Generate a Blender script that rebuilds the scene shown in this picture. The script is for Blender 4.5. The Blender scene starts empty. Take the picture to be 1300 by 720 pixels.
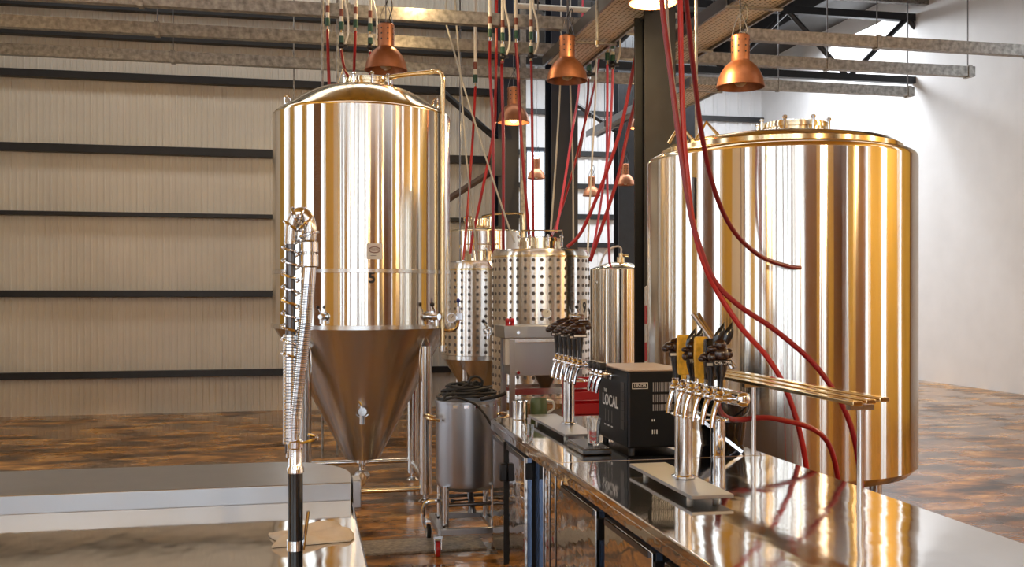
import bpy, bmesh, math, random
from mathutils import Vector, Matrix

random.seed(7)
PI = math.pi
C = bpy.context.scene.collection
SC = bpy.context.scene

# ------------------------------------------------------------------ camera
F = 1250.0            # focal length in pixels of the 1300 x 720 frame
HORIZON = 373.0       # picture row of the eye level
EYE = 1.65
cam_data = bpy.data.cameras.new('camera')
cam_data.sensor_fit = 'HORIZONTAL'
cam_data.sensor_width = 36.0
cam_data.lens = F / 1300 * 36.0
cam_data.shift_y = (HORIZON - 360) / 1300
cam_data.clip_end = 200
cam = bpy.data.objects.new('camera', cam_data)
C.objects.link(cam)
cam.location = (0, 0, EYE)
cam.rotation_euler = (PI / 2, 0, 0)
SC.camera = cam

# ------------------------------------------------------------------ world, exposure
world = bpy.data.worlds.new('world')
SC.world = world
world.use_nodes = True
bg = world.node_tree.nodes['Background']
bg.inputs['Color'].default_value = (0.82, 0.91, 1.0, 1)
bg.inputs['Strength'].default_value = 2.7
SC.view_settings.view_transform = 'Standard'
SC.view_settings.look = 'None'
SC.view_settings.gamma = 1
SC.view_settings.use_curve_mapping = False
SC.view_settings.exposure = 0.1
SC.cycles.use_denoising = True
SC.cycles.max_bounces = 8
SC.cycles.glossy_bounces = 5
SC.cycles.diffuse_bounces = 4
SC.cycles.transmission_bounces = 6
SC.cycles.caustics_reflective = False
SC.cycles.caustics_refractive = False
SC.cycles.sample_clamp_indirect = 6

# ------------------------------------------------------------------ frames of reference
YAW = math.atan2(.2057, .9786)      # the room is turned a little against the camera
VX, VY = math.cos(YAW), math.sin(YAW)     # room right
UX, UY = -VY, VX                          # room forward
def P(px, py, d):
    return Vector(((px - 650) / F * d, d, EYE - (py - HORIZON) / F * d))
def RW(a, b, z=0.0):
    return Vector((a * VX + b * UX, a * VY + b * UY, z))
def room(p):
    return Vector((p.x * VX + p.y * VY, p.x * UX + p.y * UY, p.z))
def on_b(px, py, b):
    d = b / (UY + UX * (px - 650) / F)
    return room(P(px, py, d))
def on_z(px, py, z):
    return P(px, py, F * (EYE - z) / (py - HORIZON))

# ------------------------------------------------------------------ added area lights without fixtures
def area(name, loc, sx, sy, power, col, rot=(0, 0, 0)):
    l = bpy.data.lights.new(name, 'AREA'); l.shape = 'RECTANGLE'; l.size = sx; l.size_y = sy
    l.energy = power; l.color = col
    o = bpy.data.objects.new(name, l); C.objects.link(o)
    o.location = loc; o.rotation_euler = rot
    return o
area('added_uplight', RW(-3.9, 4.5, 5.3), 9, .15, 65, (1, .80, .48), (PI, 0, YAW + PI / 2))  # unseen warm uplights added to turn the soffit gold
area('added_uplight', RW(9.2, 1.0, 5.3), 9, .15, 80, (1, .80, .48), (PI, 0, YAW + PI / 2))
area('added_uplight', RW(3.0, -7.7, 5.3), 9, .15, 65, (1, .80, .48), (PI, 0, YAW))
area('added_fill', RW(3, 6.0, 6.1), 12, 1.0, 50, (0.95, .97, 1), (0, 0, YAW))  # added fill under the closed roof, no skylight there
area('added_fill', RW(1, 12.0, 7.2), 12, 1.0, 130, (1, .96, .9), (0, 0, YAW))
area('added_fill', RW(7, 19.0, 7.2), 10, 2.0, 900, (0.93, .97, 1), (0, 0, YAW))

# ------------------------------------------------------------------ materials
MATS = {}
def _new(name):
    m = bpy.data.materials.new(name); m.use_nodes = True
    MATS[name] = m
    return m, m.node_tree, m.node_tree.nodes['Principled BSDF']
def simple(name, col, rough=.5, metal=0.0, noise=0.0, nscale=20.0, bump=0.0, spec=None, coat=0.0, emis=None, es=0.0):
    m, nt, b = _new(name)
    b.inputs['Base Color'].default_value = (*col, 1)
    b.inputs['Roughness'].default_value = rough
    b.inputs['Metallic'].default_value = metal
    if coat: b.inputs['Coat Weight'].default_value = coat
    if spec is not None: b.inputs['Specular IOR Level'].default_value = spec
    if emis:
        b.inputs['Emission Color'].default_value = (*emis, 1); b.inputs['Emission Strength'].default_value = es
    if noise or bump:
        tc = nt.nodes.new('ShaderNodeTexCoord'); n = nt.nodes.new('ShaderNodeTexNoise')
        n.inputs['Scale'].default_value = nscale; n.inputs['Detail'].default_value = 4
        nt.links.new(tc.outputs['Object'], n.inputs['Vector'])
        if noise:
            r = nt.nodes.new('ShaderNodeValToRGB')
            lo = [max(0, c * (1 - noise)) for c in col]; hi = [min(1, c * (1 + noise)) for c in col]
            r.color_ramp.elements[0].position = .3; r.color_ramp.elements[1].position = .7
            r.color_ramp.elements[0].color = (*lo, 1); r.color_ramp.elements[1].color = (*hi, 1)
            nt.links.new(n.outputs['Fac'], r.inputs['Fac']); nt.links.new(r.outputs['Color'], b.inputs['Base Color'])
        if bump:
            bp = nt.nodes.new('ShaderNodeBump'); bp.inputs['Strength'].default_value = bump; bp.inputs['Distance'].default_value = .01
            nt.links.new(n.outputs['Fac'], bp.inputs['Height']); nt.links.new(bp.outputs['Normal'], b.inputs['Normal'])
    return m
def steel(name, col, rough, scale, bump, dist=.004, rvar=.06, aniso=0.0):
    """polished sheet: slow waves stretched along one axis bend the reflections into streaks"""
    m, nt, b = _new(name)
    b.inputs['Base Color'].default_value = (*col, 1); b.inputs['Metallic'].default_value = 1
    b.inputs['Roughness'].default_value = rough
    if aniso:
        tg = nt.nodes.new('ShaderNodeTangent'); tg.direction_type = 'RADIAL'; tg.axis = 'Z'
        nt.links.new(tg.outputs['Tangent'], b.inputs['Tangent'])
        b.inputs['Anisotropic'].default_value = aniso; b.inputs['Anisotropic Rotation'].default_value = .25
    tc = nt.nodes.new('ShaderNodeTexCoord'); mp = nt.nodes.new('ShaderNodeMapping')
    mp.inputs['Scale'].default_value = scale
    n = nt.nodes.new('ShaderNodeTexNoise'); n.inputs['Scale'].default_value = 1; n.inputs['Detail'].default_value = 3
    nt.links.new(tc.outputs['Object'], mp.inputs['Vector']); nt.links.new(mp.outputs['Vector'], n.inputs['Vector'])
    bp = nt.nodes.new('ShaderNodeBump'); bp.inputs['Strength'].default_value = bump; bp.inputs['Distance'].default_value = dist
    nt.links.new(n.outputs['Fac'], bp.inputs['Height']); nt.links.new(bp.outputs['Normal'], b.inputs['Normal'])
    mr = nt.nodes.new('ShaderNodeMapRange')
    mr.inputs['To Min'].default_value = max(.01, rough - rvar); mr.inputs['To Max'].default_value = rough + rvar
    n2 = nt.nodes.new('ShaderNodeTexNoise'); n2.inputs['Scale'].default_value = 9; n2.inputs['Detail'].default_value = 5
    nt.links.new(tc.outputs['Object'], n2.inputs['Vector'])
    nt.links.new(n2.outputs['Fac'], mr.inputs['Value']); nt.links.new(mr.outputs['Result'], b.inputs['Roughness'])
    return m
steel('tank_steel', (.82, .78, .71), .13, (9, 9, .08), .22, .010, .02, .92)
steel('warm_lit_dome', (.88, .77, .55), .13, (7, 7, 7), .25, .006)  # gold of the warm overhead light put into the dome colour
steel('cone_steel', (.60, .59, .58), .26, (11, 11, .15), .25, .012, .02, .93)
steel('jacket_steel', (.84, .80, .74), .22, (12, 12, .2), .3, .006, .05, .8)
steel('counter_steel', (.74, .70, .66), .07, (3.5, 1.6, 3.5), .35, .008, .05)
steel('door_steel', (.72, .69, .66), .05, (3.2, 3.2, 5.0), .55, .010, .03)
steel('brushed_steel', (.38, .39, .41), .36, (60, 60, 2), .2, .002)
steel('plain_steel', (.72, .71, .69), .18, (10, 10, 2), .15, .003)
steel('satin_pot', (.44, .46, .50), .34, (30, 30, 1.5), .2, .003)
simple('chrome', (.84, .86, .88), .07, 1)
simple('weld_steel', (.16, .145, .13), .3, 1)
simple('warm_lit_steel', (.86, .70, .42), .14, 1)  # plain steel with warm reflected gold painted into its colour
simple('dark_steel', (.16, .16, .17), .3, 1)
simple('copper', (.37, .155, .08), .42, .8, noise=.18, nscale=14)
simple('copper_inside', (.75, .36, .18), .45, .4)
simple('black_paint', (.012, .013, .016), .45, noise=.3, nscale=6)
simple('navy_paint', (.010, .015, .030), .4)
simple('black_plastic', (.010, .010, .012), .35)
simple('black_gloss', (.008, .010, .014), .18, coat=.4)
simple('rubber', (.012, .012, .012), .55)
simple('cream_panel', (.74, .70, .62), .55, noise=.05, nscale=2)
simple('white_panel', (.86, .87, .90), .5, noise=.03, nscale=2)
simple('white_plaster', (.9, .89, .86), .8, noise=.02, nscale=3)
simple('roof_sheet', (.05, .048, .045), .6)
simple('galvanised', (.30, .29, .27), .42, .6, noise=.4, nscale=18)
simple('pvc', (.82, .80, .74), .35)
simple('band_brown', (.22, .06, .04), .5)
simple('valve_green', (.02, .09, .06), .4)
simple('hose_red', (.32, .012, .018), .3, coat=.1)
simple('hose_bright', (.52, .02, .02), .3, coat=.1)
simple('hose_pink', (.75, .10, .16), .3)
simple('hose_dark', (.20, .012, .02), .3, coat=.1)
simple('hose_grey', (.48, .47, .44), .35)
simple('hose_yellow', (.72, .42, .14), .35)
simple('wood_yellow', (.86, .50, .05), .45, noise=.2, nscale=60)
simple('timber', (.86, .55, .10), .5, noise=.3, nscale=5)
simple('rust_brown', (.09, .06, .05), .5)
simple('cooler_black', (.006, .008, .011), .42, spec=.2)
simple('timber_dark', (.22, .11, .05), .5, noise=.3, nscale=5)
simple('ape_brown', (.028, .012, .011), .22, coat=.5, noise=.5, nscale=60)
simple('letter_white', (.86, .86, .84), .5)
simple('letter_black', (.015, .015, .02), .5)
simple('letter_brown', (.16, .03, .03), .5)
simple('paper', (.85, .84, .82), .6)
simple('cloth', (.66, .60, .52), .9, noise=.08, nscale=20, bump=.3)
simple('red_plastic', (.55, .02, .03), .35)
simple('green_plastic', (.10, .14, .05), .4)
simple('sky_lit_steel', (.22, .34, .58), .18, .8)  # steel with the reflected sky painted in as blue
simple('blue_knob', (.02, .03, .22), .35)
simple('gauge_face', (.8, .8, .76), .4)
simple('silver_foil', (.8, .8, .82), .28, 1, bump=.9, nscale=90)
simple('concrete_strip', (.30, .27, .22), .35, noise=.55, nscale=38, bump=.3)
simple('bulb_on', (1, .8, .4), .4, emis=(1, .70, .28), es=26)
simple('bulb_off', (.85, .80, .72), .25)
simple('brown_reflect_top', (.42, .32, .25), .35)  # steel cooler top, the brown of its reflection put into the colour
simple('grass', (.20, .2, .12), .9, noise=.2, nscale=2)
def glassmat():
    m, nt, b = _new('glass')
    b.inputs['Base Color'].default_value = (1, 1, 1, 1); b.inputs['Roughness'].default_value = .02
    b.inputs['Transmission Weight'].default_value = 1; b.inputs['IOR'].default_value = 1.45
glassmat()
def floormat():
    m, nt, b = _new('wet_floor')
    tc = nt.nodes.new('ShaderNodeTexCoord')
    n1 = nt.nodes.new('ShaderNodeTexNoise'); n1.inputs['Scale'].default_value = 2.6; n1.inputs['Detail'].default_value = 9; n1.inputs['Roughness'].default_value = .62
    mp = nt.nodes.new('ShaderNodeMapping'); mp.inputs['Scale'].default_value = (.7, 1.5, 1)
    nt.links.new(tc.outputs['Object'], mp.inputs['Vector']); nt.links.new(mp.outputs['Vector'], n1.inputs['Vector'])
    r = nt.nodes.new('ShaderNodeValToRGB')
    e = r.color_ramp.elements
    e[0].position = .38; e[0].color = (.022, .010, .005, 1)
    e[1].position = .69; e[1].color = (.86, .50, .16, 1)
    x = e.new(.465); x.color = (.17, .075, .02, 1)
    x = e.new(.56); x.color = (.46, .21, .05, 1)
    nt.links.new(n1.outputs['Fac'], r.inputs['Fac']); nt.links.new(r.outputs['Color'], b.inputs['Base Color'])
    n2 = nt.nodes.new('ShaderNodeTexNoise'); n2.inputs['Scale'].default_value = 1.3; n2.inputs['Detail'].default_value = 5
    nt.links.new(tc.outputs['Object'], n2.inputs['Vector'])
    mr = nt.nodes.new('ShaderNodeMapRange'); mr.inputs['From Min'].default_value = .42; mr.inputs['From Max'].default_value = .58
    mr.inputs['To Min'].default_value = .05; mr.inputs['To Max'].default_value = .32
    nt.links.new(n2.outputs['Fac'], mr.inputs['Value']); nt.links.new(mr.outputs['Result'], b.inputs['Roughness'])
    bp = nt.nodes.new('ShaderNodeBump'); bp.inputs['Strength'].default_value = .18; bp.inputs['Distance'].default_value = .01
    n3 = nt.nodes.new('ShaderNodeTexNoise'); n3.inputs['Scale'].default_value = 12; n3.inputs['Detail'].default_value = 4
    nt.links.new(tc.outputs['Object'], n3.inputs['Vector'])
    nt.links.new(n3.outputs['Fac'], bp.inputs['Height']); nt.links.new(bp.outputs['Normal'], b.inputs['Normal'])
    b.inputs['Specular IOR Level'].default_value = .7
floormat()
def perforated():
    m, nt, b = _new('perforated')
    b.inputs['Metallic'].default_value = 0; b.inputs['Roughness'].default_value = .45
    tc = nt.nodes.new('ShaderNodeTexCoord'); v = nt.nodes.new('ShaderNodeTexVoronoi')
    v.inputs['Randomness'].default_value = 0; v.inputs['Scale'].default_value = 20
    nt.links.new(tc.outputs['Object'], v.inputs['Vector'])
    r = nt.nodes.new('ShaderNodeValToRGB'); r.color_ramp.interpolation = 'CONSTANT'
    r.color_ramp.elements[0].color = (.02, .02, .02, 1); r.color_ramp.elements[1].position = .22
    r.color_ramp.elements[1].color = (.95, .96, .98, 1)
    nt.links.new(v.outputs['Distance'], r.inputs['Fac']); nt.links.new(r.outputs['Color'], b.inputs['Base Color'])
perforated()

# ------------------------------------------------------------------ mesh helpers
class MB:
    def __init__(self): self.v = []; self.f = []
    def _add(self, vs, fs):
        o = len(self.v); self.v += [tuple(x) for x in vs]; self.f += [[i + o for i in q] for q in fs]; return self
    def box(self, x0, x1, y0, y1, z0, z1, M=None):
        vs = [Vector((x, y, z)) for z in (z0, z1) for y in (y0, y1) for x in (x0, x1)]
        if M: vs = [M @ p for p in vs]
        return self._add(vs, [(0, 2, 3, 1), (4, 5, 7, 6), (0, 1, 5, 4), (2, 6, 7, 3), (0, 4, 6, 2), (1, 3, 7, 5)])
    def cyl(self, p0, p1, r0, r1=None, n=16, cap=True):
        r1 = r0 if r1 is None else r1
        p0 = Vector(p0); p1 = Vector(p1); ax = (p1 - p0).normalized()
        t = Vector((0, 0, 1)) if abs(ax.z) < .9 else Vector((1, 0, 0))
        a = ax.cross(t).normalized(); b = ax.cross(a)
        vs = []
        for p, r in ((p0, r0), (p1, r1)):
            for i in range(n):
                w = 2 * PI * i / n; vs.append(p + a * (r * math.cos(w)) + b * (r * math.sin(w)))
        fs = [(i, (i + 1) % n, n + (i + 1) % n, n + i) for i in range(n)]
        if cap: fs += [tuple(range(n)), tuple(range(n, 2 * n))]
        return self._add(vs, fs)
    def tube(self, pts, r, n=8, sub=6, closed=False, cap=True):
        pts = [Vector(p) for p in pts]
        rad = r if isinstance(r, (list, tuple)) else None
        if sub > 1 and len(pts) > 2:
            out = []; rr = []; N = len(pts); segs = N if closed else N - 1
            for i in range(segs):
                g = (lambda k: pts[k % N]) if closed else (lambda k: pts[min(max(k, 0), N - 1)])
                a, b, c, d = g(i - 1), g(i), g(i + 1), g(i + 2)
                for s in range(sub):
                    t = s / sub
                    out.append(.5 * ((2 * b) + (c - a) * t + (2 * a - 5 * b + 4 * c - d) * t * t + (3 * b - a - 3 * c + d) * t ** 3))
                    if rad: rr.append(rad[i] * (1 - t) + rad[(i + 1) % N] * t)
            if not closed:
                out.append(pts[-1])
                if rad: rr.append(rad[-1])
            pts = out; rad = rr if rad else None
        N = len(pts); vs = []; prev = None
        for i, p in enumerate(pts):
            if closed: t = pts[(i + 1) % N] - pts[i - 1]
            else: t = pts[min(i + 1, N - 1)] - pts[max(i - 1, 0)]
            t.normalize()
            if prev is None:
                h = Vector((0, 0, 1)) if abs(t.z) < .9 else Vector((1, 0, 0))
                a = t.cross(h).normalized()
            else:
                a = (prev - t * prev.dot(t)).normalized()
            prev = a; b = t.cross(a); R = rad[i] if rad else r
            for k in range(n):
                w = 2 * PI * k / n; vs.append(p + a * (R * math.cos(w)) + b * (R * math.sin(w)))
        fs = []
        for i in range(N if closed else N - 1):
            j = (i + 1) % N
            for k in range(n):
                fs.append((i * n + k, i * n + (k + 1) % n, j * n + (k + 1) % n, j * n + k))
        if cap and not closed: fs += [tuple(range(n)), tuple(range((N - 1) * n, N * n))]
        return self._add(vs, fs)
    def lathe(self, prof, n=48, c=(0, 0, 0), M=None):
        vs = []
        for r, z in prof:
            for i in range(n):
                w = 2 * PI * i / n; p = Vector((r * math.cos(w), r * math.sin(w), z))
                if M: p = M @ p
                vs.append(p + Vector(c))
        fs = []
        for j in range(len(prof) - 1):
            for i in range(n):
                k = (i + 1) % n; fs.append((j * n + i, j * n + k, (j + 1) * n + k, (j + 1) * n + i))
        return self._add(vs, fs)
    def ell(self, c, r, nu=14, nv=9, M=None):
        vs = []
        for j in range(nv + 1):
            th = PI * j / nv
            for i in range(nu):
                w = 2 * PI * i / nu
                p = Vector((r[0] * math.sin(th) * math.cos(w), r[1] * math.sin(th) * math.sin(w), r[2] * math.cos(th)))
                if M: p = M @ p
                vs.append(p + Vector(c))
        fs = [(j * nu + i, j * nu + (i + 1) % nu, (j + 1) * nu + (i + 1) % nu, (j + 1) * nu + i) for j in range(nv) for i in range(nu)]
        return self._add(vs, fs)
    def prism(self, pts, z0, z1, M=None):
        n = len(pts)
        vs = [Vector((x, y, z0)) for x, y in pts] + [Vector((x, y, z1)) for x, y in pts]
        if M: vs = [M @ p for p in vs]
        return self._add(vs, [tuple(range(n)), tuple(range(n, 2 * n))] + [(i, (i + 1) % n, n + (i + 1) % n, n + i) for i in range(n)])
    def build(self, name, mat, parent=None, loc=None, rotz=0.0, bevel=0.0, seg=2, smooth=35, sub_world=None, kind=None):
        me = bpy.data.meshes.new(name)
        vs = self.v
        if sub_world is not None:
            s = Vector(sub_world); vs = [tuple(Vector(p) - s) for p in vs]
        me.from_pydata(vs, [], self.f); me.update()
        bm = bmesh.new(); bm.from_mesh(me)
        bmesh.ops.remove_doubles(bm, verts=bm.verts, dist=1e-5)
        bmesh.ops.dissolve_degenerate(bm, dist=1e-6, edges=bm.edges)
        bmesh.ops.recalc_face_normals(bm, faces=bm.faces)
        bm.to_mesh(me); bm.free()
        if smooth:
            me.polygons.foreach_set('use_smooth', [True] * len(me.polygons))
            me.set_sharp_from_angle(angle=math.radians(smooth))
        me.materials.append(MATS[mat] if isinstance(mat, str) else mat)
        o = bpy.data.objects.new(name, me); C.objects.link(o)
        if parent: o.parent = parent
        if loc is not None: o.location = loc
        o.rotation_euler = (0, 0, rotz)
        if bevel:
            b = o.modifiers.new('bevel', 'BEVEL'); b.width = bevel; b.segments = seg; b.limit_method = 'ANGLE'; b.angle_limit = math.radians(40)
        if kind: o['kind'] = kind
        return o
def tag(o, label, cat, group=None):
    o['label'] = label; o['category'] = cat
    if group: o['group'] = group
    return o
def thing(name, label, cat, loc=(0, 0, 0), rotz=0.0, group=None):
    o = bpy.data.objects.new(name, None); C.objects.link(o); o.empty_display_size = .1
    o.location = loc; o.rotation_euler = (0, 0, rotz)
    return tag(o, label, cat, group)
def copy_tree(o, parent=None):
    c = o.copy(); C.objects.link(c); c.parent = parent
    for ch in list(o.children): copy_tree(ch, c)
    return c
def struct(o):
    o['kind'] = 'structure'; return o
def text_part(name, body, size, mat, parent, place, extrude=.0006, offset=0.0):
    cu = bpy.data.curves.new(name, 'FONT'); cu.body = body; cu.size = size; cu.align_x = 'CENTER'; cu.align_y = 'CENTER'
    cu.extrude = extrude; cu.offset = offset; cu.resolution_u = 3
    t = bpy.data.objects.new(name, cu); C.objects.link(t)
    bpy.context.view_layer.update()
    me = bpy.data.meshes.new_from_object(t.evaluated_get(bpy.context.evaluated_depsgraph_get()))
    bpy.data.objects.remove(t); me.name = name
    for v in me.vertices: v.co = place(v.co.x, v.co.y, v.co.z)
    me.materials.clear(); me.materials.append(MATS[mat])
    o = bpy.data.objects.new(name, me); C.objects.link(o); o.parent = parent
    return o

# =================================================================== THE SETTING
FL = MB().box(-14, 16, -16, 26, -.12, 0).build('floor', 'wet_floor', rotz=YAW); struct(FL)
WALL_B = 14.3; FAR_B = 23.5; ROOF = 7.6
def ribbed(a0, a1, b, z0, z1, pitch, depth):
    """standing ribbed sheet in the plane b, ribs towards the viewer"""
    m = MB(); x = a0; pts = []
    while x < a1:
        pts += [(x, b), (x + pitch * .62, b), (x + pitch * .70, b - depth), (x + pitch * .92, b - depth)]
        x += pitch
    pts.append((a1, b))
    vs = [(x, y, z0) for x, y in pts] + [(x, y, z1) for x, y in pts]; n = len(pts)
    m._add(vs, [(i, i + 1, n + i + 1, n + i) for i in range(n - 1)])
    m.box(a0, a1, b + .02, b + .12, z0, z1)
    return m
# back wall on the left, ending at the first column
a_end = on_b(640, 100, WALL_B).x
wb = ribbed(-6.4, a_end, WALL_B, 0, ROOF, .085, .014).build('wall_back', 'cream_panel', rotz=YAW, smooth=0); struct(wb)
for z, h in ((.55, .09), (1.65, .09), (2.73, .055), (3.61, .11), (4.60, .10), (5.16, .10), (5.56, .12), (6.5, .1)):
    MB().box(-6.3, a_end, WALL_B - .14, WALL_B - .015, z - h / 2, z + h / 2).build('girt', 'black_paint', wb, bevel=.004)
# return wall towards the far hall
wr = MB().box(a_end, a_end + .12, WALL_B, FAR_B, 0, ROOF).build('wall_return', 'cream_panel', rotz=YAW); struct(wr)
# far wall with its bright window
w0 = on_b(666, 190, FAR_B); w1 = on_b(697, 300, FAR_B)
wx0, wx1, wz1, wz0 = w0.x, w1.x, w0.z, 1.0
fm = ribbed(a_end, wx0, FAR_B, 0, ROOF, .34, .03)
m2 = ribbed(wx1, 14, FAR_B, 0, ROOF, .34, .03); fm._add(m2.v, m2.f)
m2 = ribbed(wx0, wx1, FAR_B, 0, wz0, .34, .03); fm._add(m2.v, m2.f)
m2 = ribbed(wx0, wx1, FAR_B, wz1, ROOF, .34, .03); fm._add(m2.v, m2.f)
wf = fm.build('wall_far', 'white_panel', rotz=YAW, smooth=0); struct(wf)
for z in (1.2, 2.05, 2.85, 3.55, 4.3, 5.1, 6.1, 7.0):
    if z > wz1: segs = ((a_end, 14),)
    else: segs = ((a_end, wx0 - .05), (wx1 + .05, 14))
    for s0, s1 in segs:
        MB().box(s0, s1, FAR_B - .16, FAR_B - .02, z - .06, z + .06).build('girt', 'black_paint', wf, bevel=.004)
wn = MB().box(wx0 - .05, wx0 + .04, FAR_B - .1, FAR_B + .1, wz0, wz1 + .05).box(wx1 - .04, wx1 + .05, FAR_B - .1, FAR_B + .1, wz0, wz1 + .05) \
    .box(wx0, wx1, FAR_B - .1, FAR_B + .1, wz1 - .04, wz1 + .05).build('window_1', 'navy_paint', rotz=YAW); struct(wn)
xm = wx0 + (wx1 - wx0) * .86
MB().box(xm - .03, xm + .03, FAR_B - .05, FAR_B + .05, wz0, wz1).build('mullion', 'navy_paint', wn)
# unseen side walls and open front, boards and gaps patterned to streak tank reflections
def pier_wall(name, along, fixed, thick, pieces, z1, face):
    """wall with tall openings: pieces are (start, end, board material); boards stand proud on the room side"""
    m = MB()
    lo, hi = pieces[0][0], pieces[-1][1]
    def bx(s0, s1, f0, f1, z0_, z1_, mb):
        if along == 'a': mb.box(s0, s1, min(f0, f1), max(f0, f1), z0_, z1_)
        else: mb.box(min(f0, f1), max(f0, f1), s0, s1, z0_, z1_)
    for s0, s1, mt in pieces:
        if mt: bx(s0, s1, fixed, fixed - face * thick, 0, z1, m)
    bx(lo, hi, fixed, fixed - face * thick, z1, z1 + .5, m)
    base = m.build(name, 'timber_dark', rotz=YAW); struct(base)
    for s0, s1, mt in pieces:
        if not mt: continue
        n = max(1, round((s1 - s0) / .3)); w = (s1 - s0) / n
        for i in range(n):
            mb = MB(); bx(s0 + i * w + .006, s0 + (i + 1) * w - .006, fixed, fixed + face * .025, .08, z1 - .05, mb)
            mb.build('wall_board', mt, base)
    return base
G_, K_, W_ = 'timber', 'timber_dark', 'white_plaster'
pier_wall('wall_left', 'b', -4.08, .12, ((1.2, 2.4, W_), (2.4, 4.1, G_), (4.1, 4.7, None), (4.7, 6.0, K_), (6.0, 6.7, None), (6.7, 7.5, G_), (7.5, 8.3, None), (8.3, 9.3, G_), (9.3, 10.2, None), (10.2, 11.2, G_), (11.2, WALL_B, W_)), 5.4, 1)
pier_wall('wall_right', 'b', 9.5, .12, ((-8, -6, K_), (-6, -5.4, None), (-5.4, -3, G_), (-3, -.4, K_), (-.4, .2, None), (.2, 2.6, G_), (2.6, 3.2, None), (3.2, 5.0, G_), (5.0, 5.4, None), (5.4, 7.2, G_), (7.2, 7.8, K_)), 5.4, -1)
pier_wall('wall_front', 'a', -8.0, .12, ((-6.5, -5.6, G_), (-5.6, -5.0, None), (-5.0, -4.4, K_), (-4.4, -3.4, None), (-3.4, -2.9, K_), (-2.9, -2.1, None), (-2.1, -1.7, K_), (-1.7, -1.0, None), (-1.0, -.6, K_), (-.6, .3, None), (.3, .7, K_), (.7, 1.5, None), (1.5, 3.9, K_), (3.9, 4.8, G_), (4.8, 5.2, None), (5.2, 6.2, K_), (6.2, 7.5, G_), (7.5, 9.5, K_)), 5.4, 1)
pier_wall('wall_bar_left', 'b', -6.5, .12, ((-8, -6.6, G_), (-6.6, -5.5, None), (-5.5, -4.5, K_), (-4.5, -3.5, None), (-3.5, -2.2, G_), (-2.2, -1.0, None), (-1.0, .2, K_), (.2, 1.2, G_)), 5.4, 1)
wrt = MB().box(11.5, 11.62, 8.0, FAR_B, 0, ROOF).build('wall_right_far', 'white_panel', rotz=YAW); struct(wrt)
# roof, open only over the bar room behind the photographer
ce = MB()
for b0, b1 in ((-8.2, -5.0), (-3.6, 0.0), (1.4, FAR_B + .2)):
    ce.box(-6.6, 14, b0, b1, ROOF, ROOF + .1)
ceil = ce.build('ceiling', 'roof_sheet', rotz=YAW); struct(ceil)
for a in (-3, 0.2, 3.4, 6.6, 9.8):
    MB().box(a - .08, a + .08, -8, FAR_B, ROOF - .35, ROOF).build('rafter', 'black_paint', ceil)
for b in (13.4, 15.2, 16.6, 21.4, 22.6):
    MB().box(-6, 13, b - .06, b + .06, ROOF - .5, ROOF - .35).build('purlin', 'galvanised', ceil)
sof = struct(MB().box(-6.4, 9.5, -8, -5.2, 6.15, 6.2).box(-6.4, 9.5, -3.4, 10.4, 6.15, 6.2).build('ceiling_reflector', 'timber_dark', rotz=YAW))  # unseen timber soffit added to reflect gold in the tank domes
for k in range(34):
    a = -6.35 + k * .466
    for b0, b1 in ((-8, -5.2), (-3.4, 10.4)):
        MB().box(a, a + .45, b0, b1, 6.125, 6.15).build('reflector_board', 'timber', sof)
# concrete strip let into the floor
s0 = room(on_z(465, 697, 0)); sy = s0.y
tr = MB().box(-3.2, 1.15, sy - .17, sy + .17, -.02, .012).build('trim_9', 'concrete_strip', rotz=YAW, bevel=.004); struct(tr)

# =================================================================== STEELWORK OVERHEAD
def galv_beam(px, py, b, a0, a1, h, w, label):
    z = on_b(px, py, b).z
    t = thing('roof_beam', label, 'beam', RW(a0, b, z - h / 2), YAW, 'galvanised beams across the hall')
    L = a1 - a0
    MB().box(0, L, -w / 2, w / 2, 0, .012).box(0, L, -w / 2, -w / 2 + .012, .012, h).box(0, L, w / 2 - .012, w / 2, .012, h).build('channel', 'galvanised', t)
    k = 0.4
    while k < L:
        MB().box(k, k + .05, -w / 2 - .012, w / 2 + .012, -.012, h + .01).build('strap', 'galvanised', t)
        MB().cyl((k + .025, 0, h), (k + .025, 0, ROOF - z - .3), .008, n=6).build('hanger', 'dark_steel', t)
        k += 2.0
for (px, py, b, lab) in ((460, 84, 12.6, 'galvanised channel beam lowest and farthest, just before the ribbed back wall'),
                         (460, 51, 11.3, 'galvanised channel beam between two others above the big tank'),
                         (460, 16, 10.2, 'galvanised channel beam crossing behind the pipe couplings, topmost of three')):
    galv_beam(px, py, b, -4.0, 8.5, .13, .10, lab)
def cable_tray(a, b0, b1, z, w, label, mat='perforated'):
    t = thing('cable_tray', label, 'cable tray', RW(a, b0, z), YAW, 'perforated trays under the roof')
    L = b1 - b0
    MB().box(-w / 2, w / 2, 0, L, 0, .004).build('tray_bed', mat, t)
    for s in (-1, 1):
        MB().box(s * w / 2 - .012, s * w / 2 + .012, 0, L, -.03, .09).build('side_rail', 'dark_steel', t)
    for k in range(int(L / 1.6) + 1):
        y = .2 + k * 1.6
        if y < L:
            MB().box(-w / 2 - .03, w / 2 + .03, y, y + .05, -.045, -.03).build('cross_bar', 'galvanised', t)
            MB().cyl((-w / 2 - .02, y + .025, -.03), (-w / 2 - .02, y + .025, ROOF - z - .05), .008, n=6).build('hanger', 'dark_steel', t)
cable_tray(2.97, 8.2, 11.2, 4.34, .48, 'perforated grey cable tray running past the copper lamp in the middle')
cable_tray(4.05, 5.0, 10.6, 4.32, .5, 'perforated grey cable tray to the right of the wide dark column')
cable_tray(5.6, 15.8, 18.9, 4.80, .22, 'narrow pale tray seen behind the pink hoses', 'galvanised')
cable_tray(5.05, 11.8, 13.8, 4.32, .5, 'perforated cable tray far behind the pipe valves by the dark column')
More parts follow.
